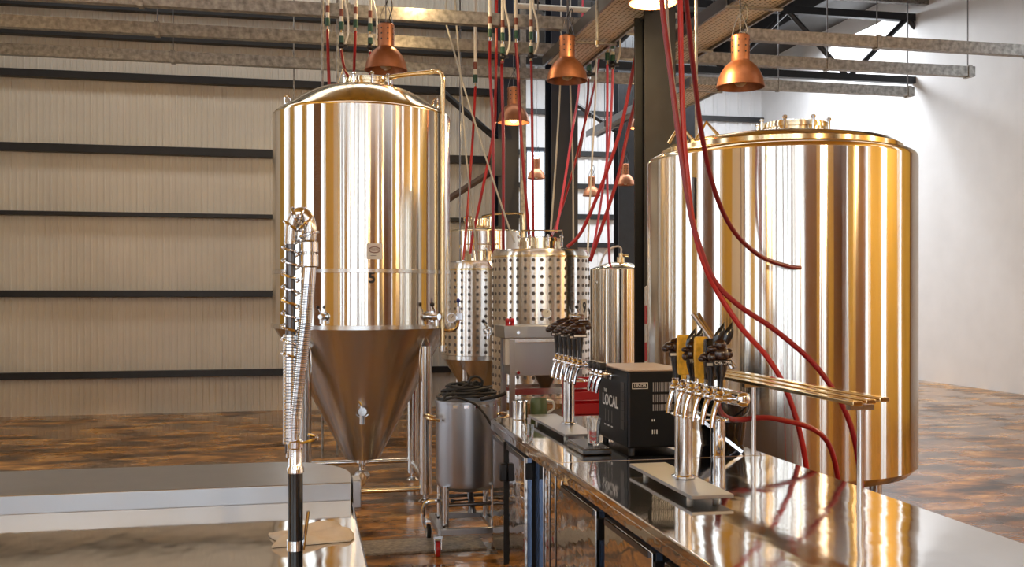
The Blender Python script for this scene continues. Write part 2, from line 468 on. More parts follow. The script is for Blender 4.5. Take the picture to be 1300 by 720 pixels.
# lattice truss in the far hall
t = thing('roof_truss', 'black lattice roof truss spanning the far hall', 'truss', RW(2.6, 17, 5.7), YAW)
MB().box(0, 10, -.06, .06, 0, .13).build('bottom_chord', 'black_paint', t)
MB().box(0, 10, -.06, .06, 1.2, 1.34).build('top_chord', 'black_paint', t)
for i in range(8):
    x = i * 1.25; z0, z1 = (.06, 1.26) if i % 2 == 0 else (1.26, .06)
    MB().cyl((x, 0, z0), (x + 1.25, 0, z1), .05, n=8).build('web_bar', 'black_paint', t)

def h_column(px, d, w, label, z1=ROOF, mat='black_paint', depth=None):
    base = P(px, HORIZON, d); base.z = 0
    t = thing('steel_column', label, 'column', base, YAW)
    D = depth or w
    MB().box(-w / 2, w / 2, -D / 2, -D / 2 + .025, 0.02, z1).build('flange', mat, t, bevel=.003)
    MB().box(-w / 2, w / 2, D / 2 - .025, D / 2, 0.02, z1).build('flange', mat, t, bevel=.003)
    MB().box(-.012, .012, -D / 2 + .025, D / 2 - .025, 0.02, z1).build('web', mat, t)
    MB().box(-w / 2 - .05, w / 2 + .05, -D / 2 - .05, D / 2 + .05, 0, .02).build('base_plate', mat, t)
    return t, base
h_column(831, 9.5, .31, 'wide dark steel column behind the tank at the tap tower', mat='black_paint')
c1, c1b = h_column(643, 13.6, .29, 'navy steel column with braces, behind the lit copper lamp', mat='navy_paint')
MB().box(.155, .235, -.19, -.15, .02, 6).build('bolted_strip', 'galvanised', c1)
MB().cyl((-.1, 0, 3.75), (-.95, 0, 4.45), .045, n=8).build('brace', 'black_paint', c1)
MB().cyl((-.1, 0, 3.40), (-.95, 0, 2.85), .045, n=8).build('brace', 'rust_brown', c1)
MB().box(-.26, -.1, -.21, -.19, 3.25, 3.75).build('gusset_plate', 'navy_paint', c1)
h_column(712.5, 14.2, .39, 'navy steel column right of the bright window', mat='navy_paint')
c3, _ = h_column(792, 20.5, .34, 'far slim black column carrying three braces', mat='black_paint')
for z0, x1, z1 in ((2.9, .9, 3.5), (2.85, .95, 2.9), (2.8, .9, 2.3)):
    MB().cyl((.1, 0, z0), (x1, 0, z1), .05, n=8).build('brace', 'black_paint', c3)
MB().cyl((.05, 0, 4.9), (-1.6, 0, 5.9), .05, n=8).build('brace', 'black_paint', c3)
h_column(866, 21.0, .45, 'far black column behind the red hoses')

# =================================================================== TANKS
def dome_prof(R, z0, h, rn, n=9):
    out = [(R, z0)]
    k = min(.035 * R / .73, h * .5)          # knuckle
    for i in range(1, 5):
        w = PI / 2 * i / 4 * .62
        out.append((R - k * (1 - math.cos(w)), z0 + k * math.sin(w)))
    r0, zz = out[-1]
    for i in range(1, n + 1):
        t = i / n; r = r0 + (rn - r0) * t
        out.append((r, zz + (z0 + h - zz) * math.sin(t * PI / 2)))
    return out
def valve_tap(parent, pos, ang, s=1.0, lever=True, name='sample_valve'):
    """small clamp valve sticking out along ang"""
    d = Vector((math.cos(ang), math.sin(ang), 0)); p = Vector(pos); sd = Vector((-d.y, d.x, 0))
    v = MB().cyl(p - d * .01, p + d * .05 * s, .022 * s, n=14).cyl(p + d * .02 * s, p + d * .03 * s, .036 * s, n=16) \
        .cyl(p + d * .05 * s, p + d * .09 * s, .03 * s, .02 * s, n=14).cyl(p + d * .07 * s + Vector((0, 0, .02 * s)), p + d * .07 * s - Vector((0, 0, .06 * s)), .014 * s, n=12).build(name, 'chrome', parent)
    if lever:
        q = p + d * .06 * s + Vector((0, 0, .02 * s))
        MB().cyl(q, q + Vector((0, 0, .05 * s)) - sd * .03 * s, .006 * s, n=8).build('valve_stem', 'chrome', v)
        MB().ell(q + Vector((0, 0, .06 * s)) - sd * .035 * s, (.016 * s,) * 3, 10, 6).build('valve_knob', 'black_plastic', v)
    return v
def gauge(parent, pos, ang, r=.05):
    d = Vector((math.cos(ang), math.sin(ang), 0)); p = Vector(pos)
    g = MB().cyl(p, p + d * .03, r, n=20).build('pressure_gauge', 'chrome', parent)
    MB().cyl(p + d * .03, p + d * .032, r * .84, n=20).build('gauge_face', 'gauge_face', g)
    sd = Vector((-d.y, d.x, 0)); q = p + d * .0335
    MB().cyl(q, q + sd * r * .35 + Vector((0, 0, r * .5)), .0025, n=5).build('needle', 'letter_black', g)
    return g
def manway(parent, c, r, z0, h, lugs=6, mat='warm_lit_dome'):
    cx, cy = c
    nk = MB().lathe([(r, z0), (r, z0 + h), (r + .02, z0 + h), (r + .02, z0 + h + .02), (r, z0 + h + .02)], 36, (cx, cy, 0)).build('manway_neck', mat, parent)
    MB().lathe([(r + .015, z0 + h + .022), (r + .015, z0 + h + .035), (r * .9, z0 + h + .045), (0, z0 + h + .065)], 36, (cx, cy, 0)).build('manway_lid', mat, nk)
    for i in range(lugs):
        w = 2 * PI * i / lugs + .3; x, y = cx + (r + .022) * math.cos(w), cy + (r + .022) * math.sin(w)
        MB().cyl((x, y, z0 + h - .05), (x, y, z0 + h + .05), .011, n=8).ell((x, y, z0 + h + .055), (.018, .018, .014), 8, 5).build('clamp_bolt', 'chrome', nk)
    return nk

# ---- the big fermenter with number 5
D5 = 8.2; T5 = P(460, HORIZON, D5); T5.z = 0; R5 = 111 / F * D5
t5 = thing('fermenter_tank', 'tall polished conical fermenter marked 5, the largest tank, on four legs', 'tank', T5)
PH5 = math.atan2(-T5.y, -T5.x)
def zt(py, d): return EYE - (py - HORIZON) / F * d
Z_SEAM = zt(152, D5); Z_RIM = zt(412, D5); Z_BOT = zt(581, D5); Z_RING = zt(344, D5 - R5 * .9)
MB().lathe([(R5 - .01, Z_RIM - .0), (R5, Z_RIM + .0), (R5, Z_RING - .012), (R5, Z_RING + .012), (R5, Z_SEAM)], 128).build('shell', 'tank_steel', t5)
MB().lathe(dome_prof(R5, Z_SEAM, .265, .19), 96).build('dome', 'warm_lit_dome', t5)
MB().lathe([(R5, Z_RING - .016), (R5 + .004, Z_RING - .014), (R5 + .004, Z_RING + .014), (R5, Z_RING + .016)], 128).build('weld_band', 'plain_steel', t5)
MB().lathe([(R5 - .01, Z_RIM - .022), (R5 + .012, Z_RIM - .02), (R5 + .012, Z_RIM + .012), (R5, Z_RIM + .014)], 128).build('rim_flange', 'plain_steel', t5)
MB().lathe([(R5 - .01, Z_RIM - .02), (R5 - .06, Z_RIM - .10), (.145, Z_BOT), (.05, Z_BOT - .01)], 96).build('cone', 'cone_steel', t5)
manway(t5, (.05, 0), .175, Z_SEAM + .24, .055, 8)
def on5(px, r=None):
    """angle on the tank of a picture column"""
    return PH5 + math.asin(max(-1, min(1, (px - 460) / 111)))
# sticker and number
def wrap5(px, zc, out=.002, R=R5):
    a0 = on5(px)
    return lambda x, y, z: Vector(((R + out + z) * math.cos(a0 + x / R), (R + out + z) * math.sin(a0 + x / R), zc + y))
zc = zt(319, D5 - R5)
w = wrap5(474, zc, .002)
st = MB(); N = 8
for i in range(N):
    x0 = -.06 + .12 * i / N; x1 = -.06 + .12 * (i + 1) / N
    st._add([w(x0, -.06, 0), w(x1, -.06, 0), w(x1, .06, 0), w(x0, .06, 0)], [(0, 1, 2, 3)])
sticker = st.build('sticker', 'paper', t5); sticker['label'] = 'white maker sticker with oval red-brown logo'
w = wrap5(474, zc, .003)
MB().tube([w(.042 * math.cos(q / 16 * 2 * PI), .012 + .022 * math.sin(q / 16 * 2 * PI), .001) for q in range(16)], .0028, 6, 1, True).build('logo_oval', 'letter_brown', sticker)
text_part('logo_letters', 'TESTE', .026, 'letter_brown', sticker, wrap5(474, zc + .012, .003))
MB().cyl(wrap5(474, zc - .032, .003)(-.03, 0, 0), wrap5(474, zc - .032, .003)(.01, 0, 0), .002, n=6).build('logo_line', 'letter_black', sticker)
num = text_part('tank_number', '5', .115, 'letter_black', t5, wrap5(471, zt(353, D5 - R5), .002), offset=.003); num['label'] = 'dark painted number 5'
# valves on shell, cone
valve_tap(t5, (R5 * math.cos(on5(417)), R5 * math.sin(on5(417)), zt(402, D5 - R5 * .9)), on5(417), .9, True, 'sample_valve')
valve_tap(t5, (R5 * math.cos(on5(539)), R5 * math.sin(on5(539)), zt(402, D5 - R5 * .6)), on5(539), 1.2, True, 'sample_valve')
rc = .30; zc = zt(520, D5 - rc)
valve_tap(t5, (rc * math.cos(PH5), rc * math.sin(PH5), zc), PH5, 1.7, True, 'cone_valve')
for px, py, rr in ((430, 476, .5), (498, 476, .5)):
    a0 = PH5 + (px - 464) / 60; MB().ell((rr * math.cos(a0), rr * math.sin(a0), zt(py, D5 - .4)), (.008,) * 3, 8, 5).build('weld_stud', 'chrome', t5)
# legs with feet, on the room axes
LR = .47
legpos = []
for sa, sb in ((1, -1), (-1, -1), (1, 1), (-1, 1)):
    x = LR * (sa * VX + sb * UX); y = LR * (sa * VY + sb * UY); legpos.append((x, y))
    zt_ = Z_RIM - .16
    lg = MB().cyl((x, y, .06), (x, y, zt_), .052, n=24).build('leg', 'plain_steel', t5)
    MB().cyl((x, y, .02), (x, y, .07), .018, n=12).cyl((x, y, 0), (x, y, .022), .055, .03, n=20).build('foot', 'chrome', lg)
    rl = math.hypot(x, y); ux, uy = x / rl, y / rl
    MB().tube([(x + .075 * math.cos(q) * -uy + ux * .02 * 0, y + .075 * math.cos(q) * ux, zt_ - .13 + .20 * math.sin(q)) for q in [2 * PI * k / 14 for k in range(14)]], .006, 6, 1, True).build('weld_pad', 'plain_steel', lg)
for i, j, z in ((0, 1, .10), (0, 2, .15), (2, 3, .17), (1, 3, .15)):
    MB().cyl((*legpos[i], z), (*legpos[j], z), .022, n=14).build('brace_pipe', 'warm_lit_steel' if (i, j) == (0, 1) else 'plain_steel', t5)
# bottom outlet with foil-wrapped valve
zb = Z_BOT - .01
ov = MB().cyl((0, 0, zb), (0, 0, zb - .03), .055, n=20).cyl((0, 0, zb - .03), (0, 0, zb - .12), .028, n=16).build('outlet', 'chrome', t5)
MB().ell((.0, -.01, zb - .135), (.065, .06, .045), 14, 8).build('foil_wrap', 'silver_foil', ov)
# standpipe over the dome and down the side
sp = P(562, HORIZON, 7.88); sx, sy_ = sp.x - T5.x, sp.y - T5.y
zA = zt(103, D5); zB = zt(93, 7.95); zE = zt(440, 7.88)
MB().tube([(.12, -.03, zA + .0), (.3, -.1, zA + .02), (sx - .09, sy_ + .03, zB), (sx - .03, sy_ + .01, zB - .004), (sx, sy_, zB - .05), (sx, sy_, zB - .2)], .019, 12, 5).cyl((sx, sy_, zB - .2), (sx, sy_, zE), .019, n=14).build('standpipe', 'warm_lit_steel', t5)
cl = MB().cyl((sx - .03, sy_, zE - .012), (sx + .04, sy_, zE - .012), .016, n=10).cyl((sx, sy_, zE + .01), (sx, sy_, zE - .04), .028, n=16).build('pipe_clamp', 'chrome', t5)
# gauge cluster beside the standpipe
gx, gz = sx + .10, zt(405, 7.88)
pc = MB().tube([(sx, sy_, gz - .09), (sx + .06, sy_, gz - .095), (sx + .11, sy_, gz - .07), (sx + .125, sy_, gz)], .016, 10, 5).cyl((sx + .125, sy_, gz), (sx + .125, sy_, gz + .10), .017, n=12).build('gauge_pipe', 'chrome', t5)
MB().box(sx + .11, sx + .16, sy_ - .02, sy_ + .02, gz - .01, gz + .05).build('gauge_block', 'chrome', pc, bevel=.004)
gauge(t5, (sx + .075, sy_ - .03, gz + .01), -PI / 2, .04)
kb = MB().cyl((sx + .125, sy_, gz + .10), (sx + .125, sy_, gz + .13), .007, n=8).ell((sx + .125, sy_, gz + .145), (.016, .016, .02), 12, 8).build('relief_knob', 'blue_knob', pc)
MB().cyl((sx, sy_, gz + .005), (R5 * math.cos(on5(556)), R5 * math.sin(on5(556)), gz + .005), .012, n=8).build('standoff', 'chrome', t5)
# lifting lugs
for px in (372, 541):
    a0 = on5(px) + (.6 if px > 460 else -.6); MB().tube([(.62 * math.cos(a0), .62 * math.sin(a0), Z_SEAM + .10), (.63 * math.cos(a0), .63 * math.sin(a0), Z_SEAM + .16), (.60 * math.cos(a0), .60 * math.sin(a0), Z_SEAM + .17), (.58 * math.cos(a0), .58 * math.sin(a0), Z_SEAM + .10)], .008, 6, 3).build('lifting_lug', 'chrome', t5)
MB().tube([(-.2, -.05, Z_SEAM + .26), (-.15, -.05, Z_SEAM + .42), (-.05, -.05, Z_SEAM + .30)], .005, 6, 1).build('lid_handle', 'warm_lit_steel', t5)

# ---- dimple jacketed tanks
def dimples(R, z0, z1, cols, rows, r=.0165):
    """plug-weld dimples: shallow dishes on the jacket"""
    m = MB(); n = 10
    for j in range(rows):
        z = z0 + (z1 - z0) * (j + .5) / rows
        for i in range(cols):
            w = 2 * PI * (i + .5) / cols; d = Vector((math.cos(w), math.sin(w), 0)); t = Vector((-d.y, d.x, 0))
            def ring(rr, o): return [d * (R + o) + t * (rr * math.cos(2 * PI * q / n)) + Vector((0, 0, z + rr * math.sin(2 * PI * q / n))) for q in range(n)]
            vs = ring(r * 1.15, -.0005) + ring(r, .0045) + ring(r * .62, .0014) + [d * (R + .0010) + Vector((0, 0, z))]
            fs = []
            for k in range(2):
                for q in range(n): fs.append((k * n + q, k * n + (q + 1) % n, (k + 1) * n + (q + 1) % n, (k + 1) * n + q))
            for q in range(n): fs.append((2 * n + q, 2 * n + (q + 1) % n, 3 * n))
            m._add(vs, fs)
    return m
def jacket_tank(px, d, rpx, y_top, y_rim, y_jtop, y_jbot, label, necks, cols, rows, number=None, cone=True):
    loc = P(px, HORIZON, d); loc.z = 0; R = rpx / F * d
    t = thing('jacketed_tank', label, 'tank', loc, 0, 'dimple jacketed tanks in the middle')
    zr, zj, zb = zt(y_rim, d), zt(y_jtop, d), zt(y_jbot, d)
    MB().lathe([(R - .02, zj - .03), (R - .004, zj - .01), (R - .004, zr), (R - .02, zr + .03), (R * .42, zt(y_top, d)), (0, zt(y_top, d) + .01)], 80).build('top_shell', 'jacket_steel', t)
    MB().lathe([(R - .004, zj - .012), (R + .008, zj - .008), (R + .008, zj + .008), (R - .004, zj + .012)], 80).build('jacket_band', 'warm_lit_steel', t)
    MB().lathe([(R, zb), (R, zj)], 128).build('jacket', 'jacket_steel', t)
    dimples(R, zb, zj, cols, rows).build('dimple', 'weld_steel', t, kind='stuff')
    MB().lathe([(R - .004, zb), (R + .006, zb - .005), (R + .006, zb - .05), (R - .02, zb - .06)], 80).build('lower_band', 'plain_steel', t)
    if cone:
        MB().lathe([(R - .02, zb - .05), (R - .05, zb - .11), (.08, .32), (0.03, .30)], 64).build('cone', 'cone_steel', t)
    for k in range(4):
        w = PI / 4 + k * PI / 2 + YAW; x, y = R * .75 * math.cos(w), R * .75 * math.sin(w)
        lg = MB().cyl((x, y, .03), (x, y, zb - .12), .035, n=16).build('leg', 'plain_steel', t)
        MB().cyl((x, y, 0), (x, y, .035), .05, .03, n=14).build('foot', 'chrome', lg)
    nx, nr, nh = necks
    nk = manway(t, (nx, 0), nr, zt(y_top, d) - .03, nh, 8)
    z = zt(y_top, d) + nh + .02
    MB().tube([(nx - nr * .9, 0, z), (nx - nr * .9, 0, z + .07), (nx + nr * 1.05, 0, z + .07), (nx + nr * 1.05, 0, z - .03)], .008, 8, 1).build('lid_frame', 'chrome', nk)
    return t, R, loc
t9, R9, L9 = jacket_tank(686, 10.2, 61.5, 316, 322, 327, 500, 'dimpled steel tank marked 9 behind the steel hopper cabinet', (.0, .215, .10), 38, 17)
A9 = math.atan2(-L9.y, -L9.x)
a9 = A9 + math.asin((740 - 686) / 61.5)
zc9 = zt(391, 10.1)
lab = MB(); 
for i in range(6):
    x0 = a9 - .13 + .26 * i / 6; x1 = a9 - .13 + .26 * (i + 1) / 6; r = R9 + .004
    lab._add([(r * math.cos(x0), r * math.sin(x0), zc9 - .10), (r * math.cos(x1), r * math.sin(x1), zc9 - .10), (r * math.cos(x1), r * math.sin(x1), zc9 + .09), (r * math.cos(x0), r * math.sin(x0), zc9 + .09)], [(0, 1, 2, 3)])
lb = lab.build('number_plate', 'paper', t9)
text_part('tank_number', '9', .16, 'letter_black', lb, lambda x, y, z: Vector(((R9 + .006 + z) * math.cos(a9 + x / R9), (R9 + .006 + z) * math.sin(a9 + x / R9), zc9 + y)), offset=.004)
ag = A9 + math.asin((693 - 686) / 61.5)
gauge(t9, (R9 * math.cos(ag), R9 * math.sin(ag), zt(398, 9.7)), ag, .05)
valve_tap(t9, (R9 * math.cos(A9 + .75), R9 * math.sin(A9 + .75), zt(402, 9.8)), A9 + .75, 1.2)
tj, Rj, Lj = jacket_tank(613, 11.4, 52, 331, 336, 343, 449, 'smaller dimpled steel tank squeezed between number 5 and number 9', (-.02, .19, .10), 32, 12)
Aj = math.atan2(-Lj.y, -Lj.x)
valve_tap(tj, (Rj * math.cos(Aj + .1), Rj * math.sin(Aj + .1), zt(420, 11)), Aj + .1, 1.4)

# ---- plain tanks
def plain_tank(name, px, d, rpx, y_seam, label, y_dome, z_low=.45, nr=.15, rings=(), cone=True):
    loc = P(px, HORIZON, d); loc.z = 0; R = rpx / F * d
    t = thing(name, label, 'tank', loc)
    zs = zt(y_seam, d)
    MB().lathe([(R - .02, z_low), (R, z_low + .02), (R, zs)], 128).build('shell', 'tank_steel', t)
    MB().lathe(dome_prof(R, zs, zt(y_dome, d) - zs, nr), 96).build('dome', 'warm_lit_dome', t)
    for z in rings:
        MB().lathe([(R, z - .012), (R + .005, z - .01), (R + .005, z + .01), (R, z + .012)], 128).build('weld_band', 'warm_lit_steel', t)
    MB().lathe([(R - .015, z_low + .01), (R - .05, z_low - .03), (.06, z_low - min(.25, z_low - .1)), (0, z_low - min(.25, z_low - .1))], 64).build('bottom', 'cone_steel', t)
    for k in range(4):
        w = PI / 4 + k * PI / 2 + YAW; x, y = R * .72 * math.cos(w), R * .72 * math.sin(w)
        lg = MB().cyl((x, y, .03), (x, y, z_low), .04, n=16).build('leg', 'plain_steel', t)
        MB().cyl((x, y, 0), (x, y, .035), .055, .035, n=14).build('foot', 'chrome', lg)
    return t, R, loc, zs
# gold looking tank at the back
tg, Rg, Lg, zg = plain_tank('fermenter_tank', 612, 12.9, 50, 296, 'polished tank behind the smaller dimpled tank, dome level with the window foot', 287, .8, .12)
manway(tg, (-.02, 0), .15, zt(287, 12.9) - .01, .06, 6)
MB().tube([(.0, 0, zt(275, 12.9)), (.2, -.05, zt(272, 12.9)), (.50, -.1, zt(272, 12.9)), (.53, -.1, zt(274, 12.9)), (.54, -.1, zt(285, 12.9)), (.54, -.1, 1.2)], .016, 8, 4).build('standpipe', 'warm_lit_steel', tg)
MB().tube([(-.2, 0, zg + .08), (-.23, 0, zg + .2), (-.12, 0, zg + .2), (-.1, 0, zg + .1)], .014, 8, 4).build('inlet_bend', 'chrome', tg)
# slim tank right of number 9
tr_, Rr, Lr, zr = plain_tank('bright_beer_tank', 785, 12.0, 36, 343, 'slim plain steel tank between number 9 and the wide dark column', 333, .5, .05, ())
zn = zt(333, 12.0)
fit = MB().cyl((0.03, 0, zn - .01), (0.03, 0, zn + .06), .05, n=16).cyl((.03, 0, zn + .06), (.03, 0, zn + .11), .025, n=12).cyl((.03, 0, zn + .09), (.12, 0, zn + .08), .014, n=8).build('top_fitting', 'warm_lit_steel', tr_)
MB().tube([(.03, 0, zn + .10), (.03, -.02, zn + .17), (-.03, -.02, zn + .19), (-.15, -.02, zn + .13), (-.22, -.04, zn - .02), (-.24, -.2, zn - .08)], .012, 8, 5).build('vent_hose', 'pvc', tr_)
MB().tube([(Rr * math.cos(a), Rr * math.sin(a), zt(360, 12) + s) for a, s in ((-2.6, 0), (-2.55, .04), (-2.5, 0))], .01, 6, 2).build('name_tag', 'chrome', tr_)
# wide tank at the right
tw, Rw, Lw, zw = plain_tank('fermenter_tank', 988, 6.8, 165, 209, 'broad polished tank behind the tap tower with a stepped dome tinted by warm light', 180, .5, .2, ())
zd = zt(180, 6.8)
MB().lathe([(Rw * .90, zw + .05), (Rw * .90, zw + .085), (Rw * .84, zw + .12), (Rw * .5, zd + .02), (0, zd + .05)], 96).build('dome_cap', 'warm_lit_steel', tw)
manway(tw, (.1, 0), .22, zd + .0, .08, 8)
Aw = math.atan2(-Lw.y, -Lw.x)
for px, rr in ((856, .80), (883, .72)):
    a0 = Aw + math.asin((px - 988) / 165 / 1.02) 
    q = Vector((rr * math.cos(a0), rr * math.sin(a0), zw + .10))
    MB().tube([q + Vector((-.07, 0, 0)), q + Vector((0, 0, .12)), q + Vector((.09, 0, .02))], .012, 8, 1).build('lifting_lug', 'warm_lit_steel', tw)
a0 = Aw + math.asin((894 - 988) / 165)
MB().cyl((Rw * 1.012 * math.cos(a0), Rw * 1.012 * math.sin(a0), zt(275, 6)), (Rw * 1.012 * math.cos(a0), Rw * 1.012 * math.sin(a0), zt(220, 6)), .008, n=8).build('side_stud', 'dark_steel', tw)
a0 = Aw + math.asin((932 - 988) / 165)
MB().cyl((Rw * 1.03 * math.cos(a0 - .25), Rw * 1.03 * math.sin(a0 - .25), zt(400, 5.9)), (Rw * 1.03 * math.cos(a0 + .05), Rw * 1.03 * math.sin(a0 + .05), zt(470, 5.9)), .016, n=10).build('sloped_pipe', 'plain_steel', tw)

# =================================================================== STEEL HOPPER CABINET
hp = P(640, HORIZON, 8.2); hb = room(hp)
hop = thing('hopper_cabinet', 'stainless hopper cabinet on square legs in front of tank 9', 'cabinet', RW(hb.x, hb.y, 0), YAW)
W = .68; Dp = .42
z0, z1, z2 = zt(478, 8.2), zt(427, 8.2), zt(414, 8.2)
MB().box(.07, W - .03, .03, Dp, z0, z1 - .02).build('front_panel', 'brushed_steel', hop, bevel=.004)
MB().box(0, W, 0, Dp, z1 - .02, z2).build('hood', 'brushed_steel', hop, bevel=.006)
MB().box(.05, W, .005, .04, z1 - .055, z1 - .02).build('header_rail', 'plain_steel', hop, bevel=.003)
for x in (.05, W - .05):
    for y in (.0, Dp - .05):
        MB().box(x, x + .045, y, y + .045, 0, z1 - .03).build('leg', 'brushed_steel', hop, bevel=.003)
MB().box(.05, W, .01, .04, zt(502, 8.2), zt(494, 8.2)).build('cross_bar', 'plain_steel', hop)
MB().box(.05, W, Dp - .04, Dp - .01, zt(502, 8.2), zt(494, 8.2)).build('cross_bar', 'plain_steel', hop)
MB().box(.01, .05, .01, .10, z1 - .24, z1 - .02).build('switch_box', 'pvc', hop, bevel=.004)
for x, z in ((.12, z1 + .03), (.12, z0 + .03)):
    MB().cyl((x, .03 if z < z1 - .02 else 0, z), (x, -.012, z), .014, n=10).build('latch', 'chrome', hop)
MB().lathe([(.10, z0), (.05, z0 - .10), (.03, z0 - .14)], 20, (.40, .2, 0)).build('outlet_spout', 'dark_steel', hop)
for i, x in enumerate((.045, .085)):
    tag(MB().cyl((0, 0, 0), (0, 0, .022), .02, .016, n=12).ell((0, 0, .04), (.02, .02, .024), 12, 8).build('red_cap', 'red_plastic', loc=RW(hb.x + x, hb.y + .08, z2)),
            ('red cap at the outer corner on top of the steel hopper cabinet', 'red cap on the steel hopper cabinet, inward of the corner one')[i], 'cap', 'red caps on the hopper cabinet')

# =================================================================== LEFT COUNTER WITH RAISED LEDGE
ct = thing('sink_counter', 'polished steel counter with a low raised ledge and rounded corner', 'counter', RW(-.5, 2.6, 0), YAW)
MB().box(-.9, .67, -1.2, 1.02, .87, .90).build('worktop', 'counter_steel', ct, bevel=.006)
MB().box(-.88, .64, -1.18, 1.0, .1, .87).build('base_unit', 'door_steel', ct)
pts = [(-.9, 1.02), (.665, 1.02), (.67, 1.1)]
for k in range(0, 11):
    w = k / 10 * PI / 2; pts.append((.37 + .30 * math.cos(w), 1.2 + .32 * math.sin(w)))
pts += [(-.9, 1.52)]
MB().prism(pts, .10, .965).build('raised_ledge', 'brushed_steel', ct, bevel=.004)
MB().box(.67, .70, 1.02, 1.13, .87, .97).build('end_bracket', 'brushed_steel', ct, bevel=.003)
for k, (x, y) in enumerate(((-.85, -1.1), (.6, -1.1), (-.85, .9), (.6, .9))):
    MB().cyl((x, y, 0), (x, y, .1), .025, n=12).build('leg', 'chrome', ct)
# folded cloth
cp = room(on_z(412, 684, .9))
m = MB(); NX, NY = 14, 10
def clothz(i, j, top):
    u, v = i / NX, j / NY
    e = min(u, 1 - u, v, 1 - v)
    return (.902 + (.020 + .008 * math.sin(6 * u + 4 * v) + .006 * math.sin(13 * v + 3 * u)) * min(1, e * 8 + .25)) if top else .9012
vs = []
for top in (1, 0):
    for j in range(NY + 1):
        for i in range(NX + 1):
            u, v = i / NX, j / NY
            vs.append((-.115 + .23 * u + .015 * math.sin(5 * v), -.085 + .17 * v + .03 * u, clothz(i, j, top) - .9))
q = (NX + 1) * (NY + 1); fs = []
for j in range(NY):
    for i in range(NX):
        k = j * (NX + 1) + i; fs.append((k, k + 1, k + NX + 2, k + NX + 1)); fs.append((q + k, q + k + 1, q + k + NX + 2, q + k + NX + 1))
rim_i = [i for i in range(NX + 1)] + [(j + 1) * (NX + 1) + NX for j in range(NY)] + [NY * (NX + 1) + i for i in range(NX - 1, -1, -1)] + [j * (NX + 1) for j in range(NY - 1, 0, -1)]
for a_, b_ in zip(rim_i, rim_i[1:] + rim_i[:1]): fs.append((a_, b_, q + b_, q + a_))
m._add(vs, fs)
tag(m.build('folded_cloth', 'cloth', loc=RW(cp.x - .04, cp.y, .9), rotz=YAW, smooth=60), 'folded beige cloth lying on the left steel counter', 'cloth')
# pre-rinse spray faucet
DF = 2.5
fb = P(375, 0, DF); fb.z = .9
fa = thing('spray_faucet', 'pre-rinse faucet with black riser, steel hose and coil spring', 'faucet', fb)
def fp(px, py, dd=0): return P(px, py, DF + dd) - fb
zr1 = fp(375, 600).z
MB().cyl((0, 0, 0), (0, 0, .03), .04, .03, n=24).build('base_flange', 'chrome', fa)
MB().cyl((0, 0, .03), (0, 0, zr1), .019, n=24).build('riser', 'black_gloss', fa)
MB().cyl((0, 0, .10), (0, 0, .125), .022, n=24).cyl((.02, 0, .10), (.035, -.01, .20), .004, n=8).build('riser_clip', 'chrome', fa)
co = MB().lathe([(.019, zr1), (.022, zr1), (.022, zr1 + .012), (.018, zr1 + .018), (.018, zr1 + .06), (.022, zr1 + .064), (.022, zr1 + .078), (.014, zr1 + .085), (0, zr1 + .085)], 24).build('collar', 'chrome', fa)
MB().tube([(0.012, -.01, zr1 + .075), (.05, -.015, zr1 + .085), (.055, .0, zr1 + .09), (.03, .01, zr1 + .095)], .004, 6, 4).build('trigger_ring', 'chrome', co)
hose = [fp(372, 580), fp(374, 530), fp(380, 470), fp(387, 410), fp(391, 360), fp(393, 328)]
hs = MB().tube(hose, .0145, 12, 8).build('steel_hose', 'dark_steel', fa)  # dark core paints the shade between the bright rings
rings = MB(); nR = 120
for k in range(nR):
    t_ = k / (nR - 1) * (len(hose) - 1); i = min(int(t_), len(hose) - 2); p = hose[i].lerp(hose[i + 1], t_ - i); ax = (hose[i + 1] - hose[i]).normalized()
    rings.cyl(p - ax * .0014, p + ax * .0014, .0185, n=12)
ro = rings.build('hose_rings', 'chrome', hs, kind='stuff')
MB().lathe([(.016, -.045), (.024, -.04), (.024, -.012), (.020, -.008), (.024, -.004), (.024, .02), (.018, .026), (0, .03)], 24, fp(392, 318)).build('top_coupling', 'chrome', fa)
MB().tube([fp(392, 310), fp(394, 290), fp(388, 274), fp(378, 272), fp(371, 284), fp(369, 310)], .017, 12, 5).build('gooseneck', 'plain_steel', fa)
for (px, py, tilt) in ((392, 298, .3), (389, 285, .7), (384, 276, 1.3), (376, 275, 2.0), (371, 287, 2.6)):
    c_ = fp(px, py); M = Matrix.Rotation(-tilt, 4, 'Y')
    MB().tube([c_ + M @ Vector((.024 * math.cos(q), .024 * math.sin(q), 0)) for q in [2 * PI * k / 18 for k in range(18)]], .0036, 6, 1, True).build('coil', 'chrome', fa)
sp_top = fp(369, 305); sp_bot = fp(368, 575)
MB().cyl(sp_top, sp_bot + Vector((0, 0, 0)), .0125, n=14).build('down_tube', 'dark_steel', fa)
hel = []; turns = 15
for k in range(turns * 14 + 1):
    t_ = k / (turns * 14); p = sp_top.lerp(sp_bot.lerp(sp_top, .42), t_)
    w = 2 * PI * turns * t_ / 1.6; hel.append(p + Vector((.021 * math.cos(w), .021 * math.sin(w), 0)))
MB().tube(hel, .0034, 6, 1).build('coil_spring', 'chrome', fa)
rings = MB()
for k in range(34):
    p = sp_top.lerp(sp_bot, .45 + .5 * k / 33); rings.cyl(p - Vector((0, 0, .003)), p + Vector((0, 0, .003)), .018, n=12)
rings.build('tube_rings', 'chrome', fa, kind='stuff')

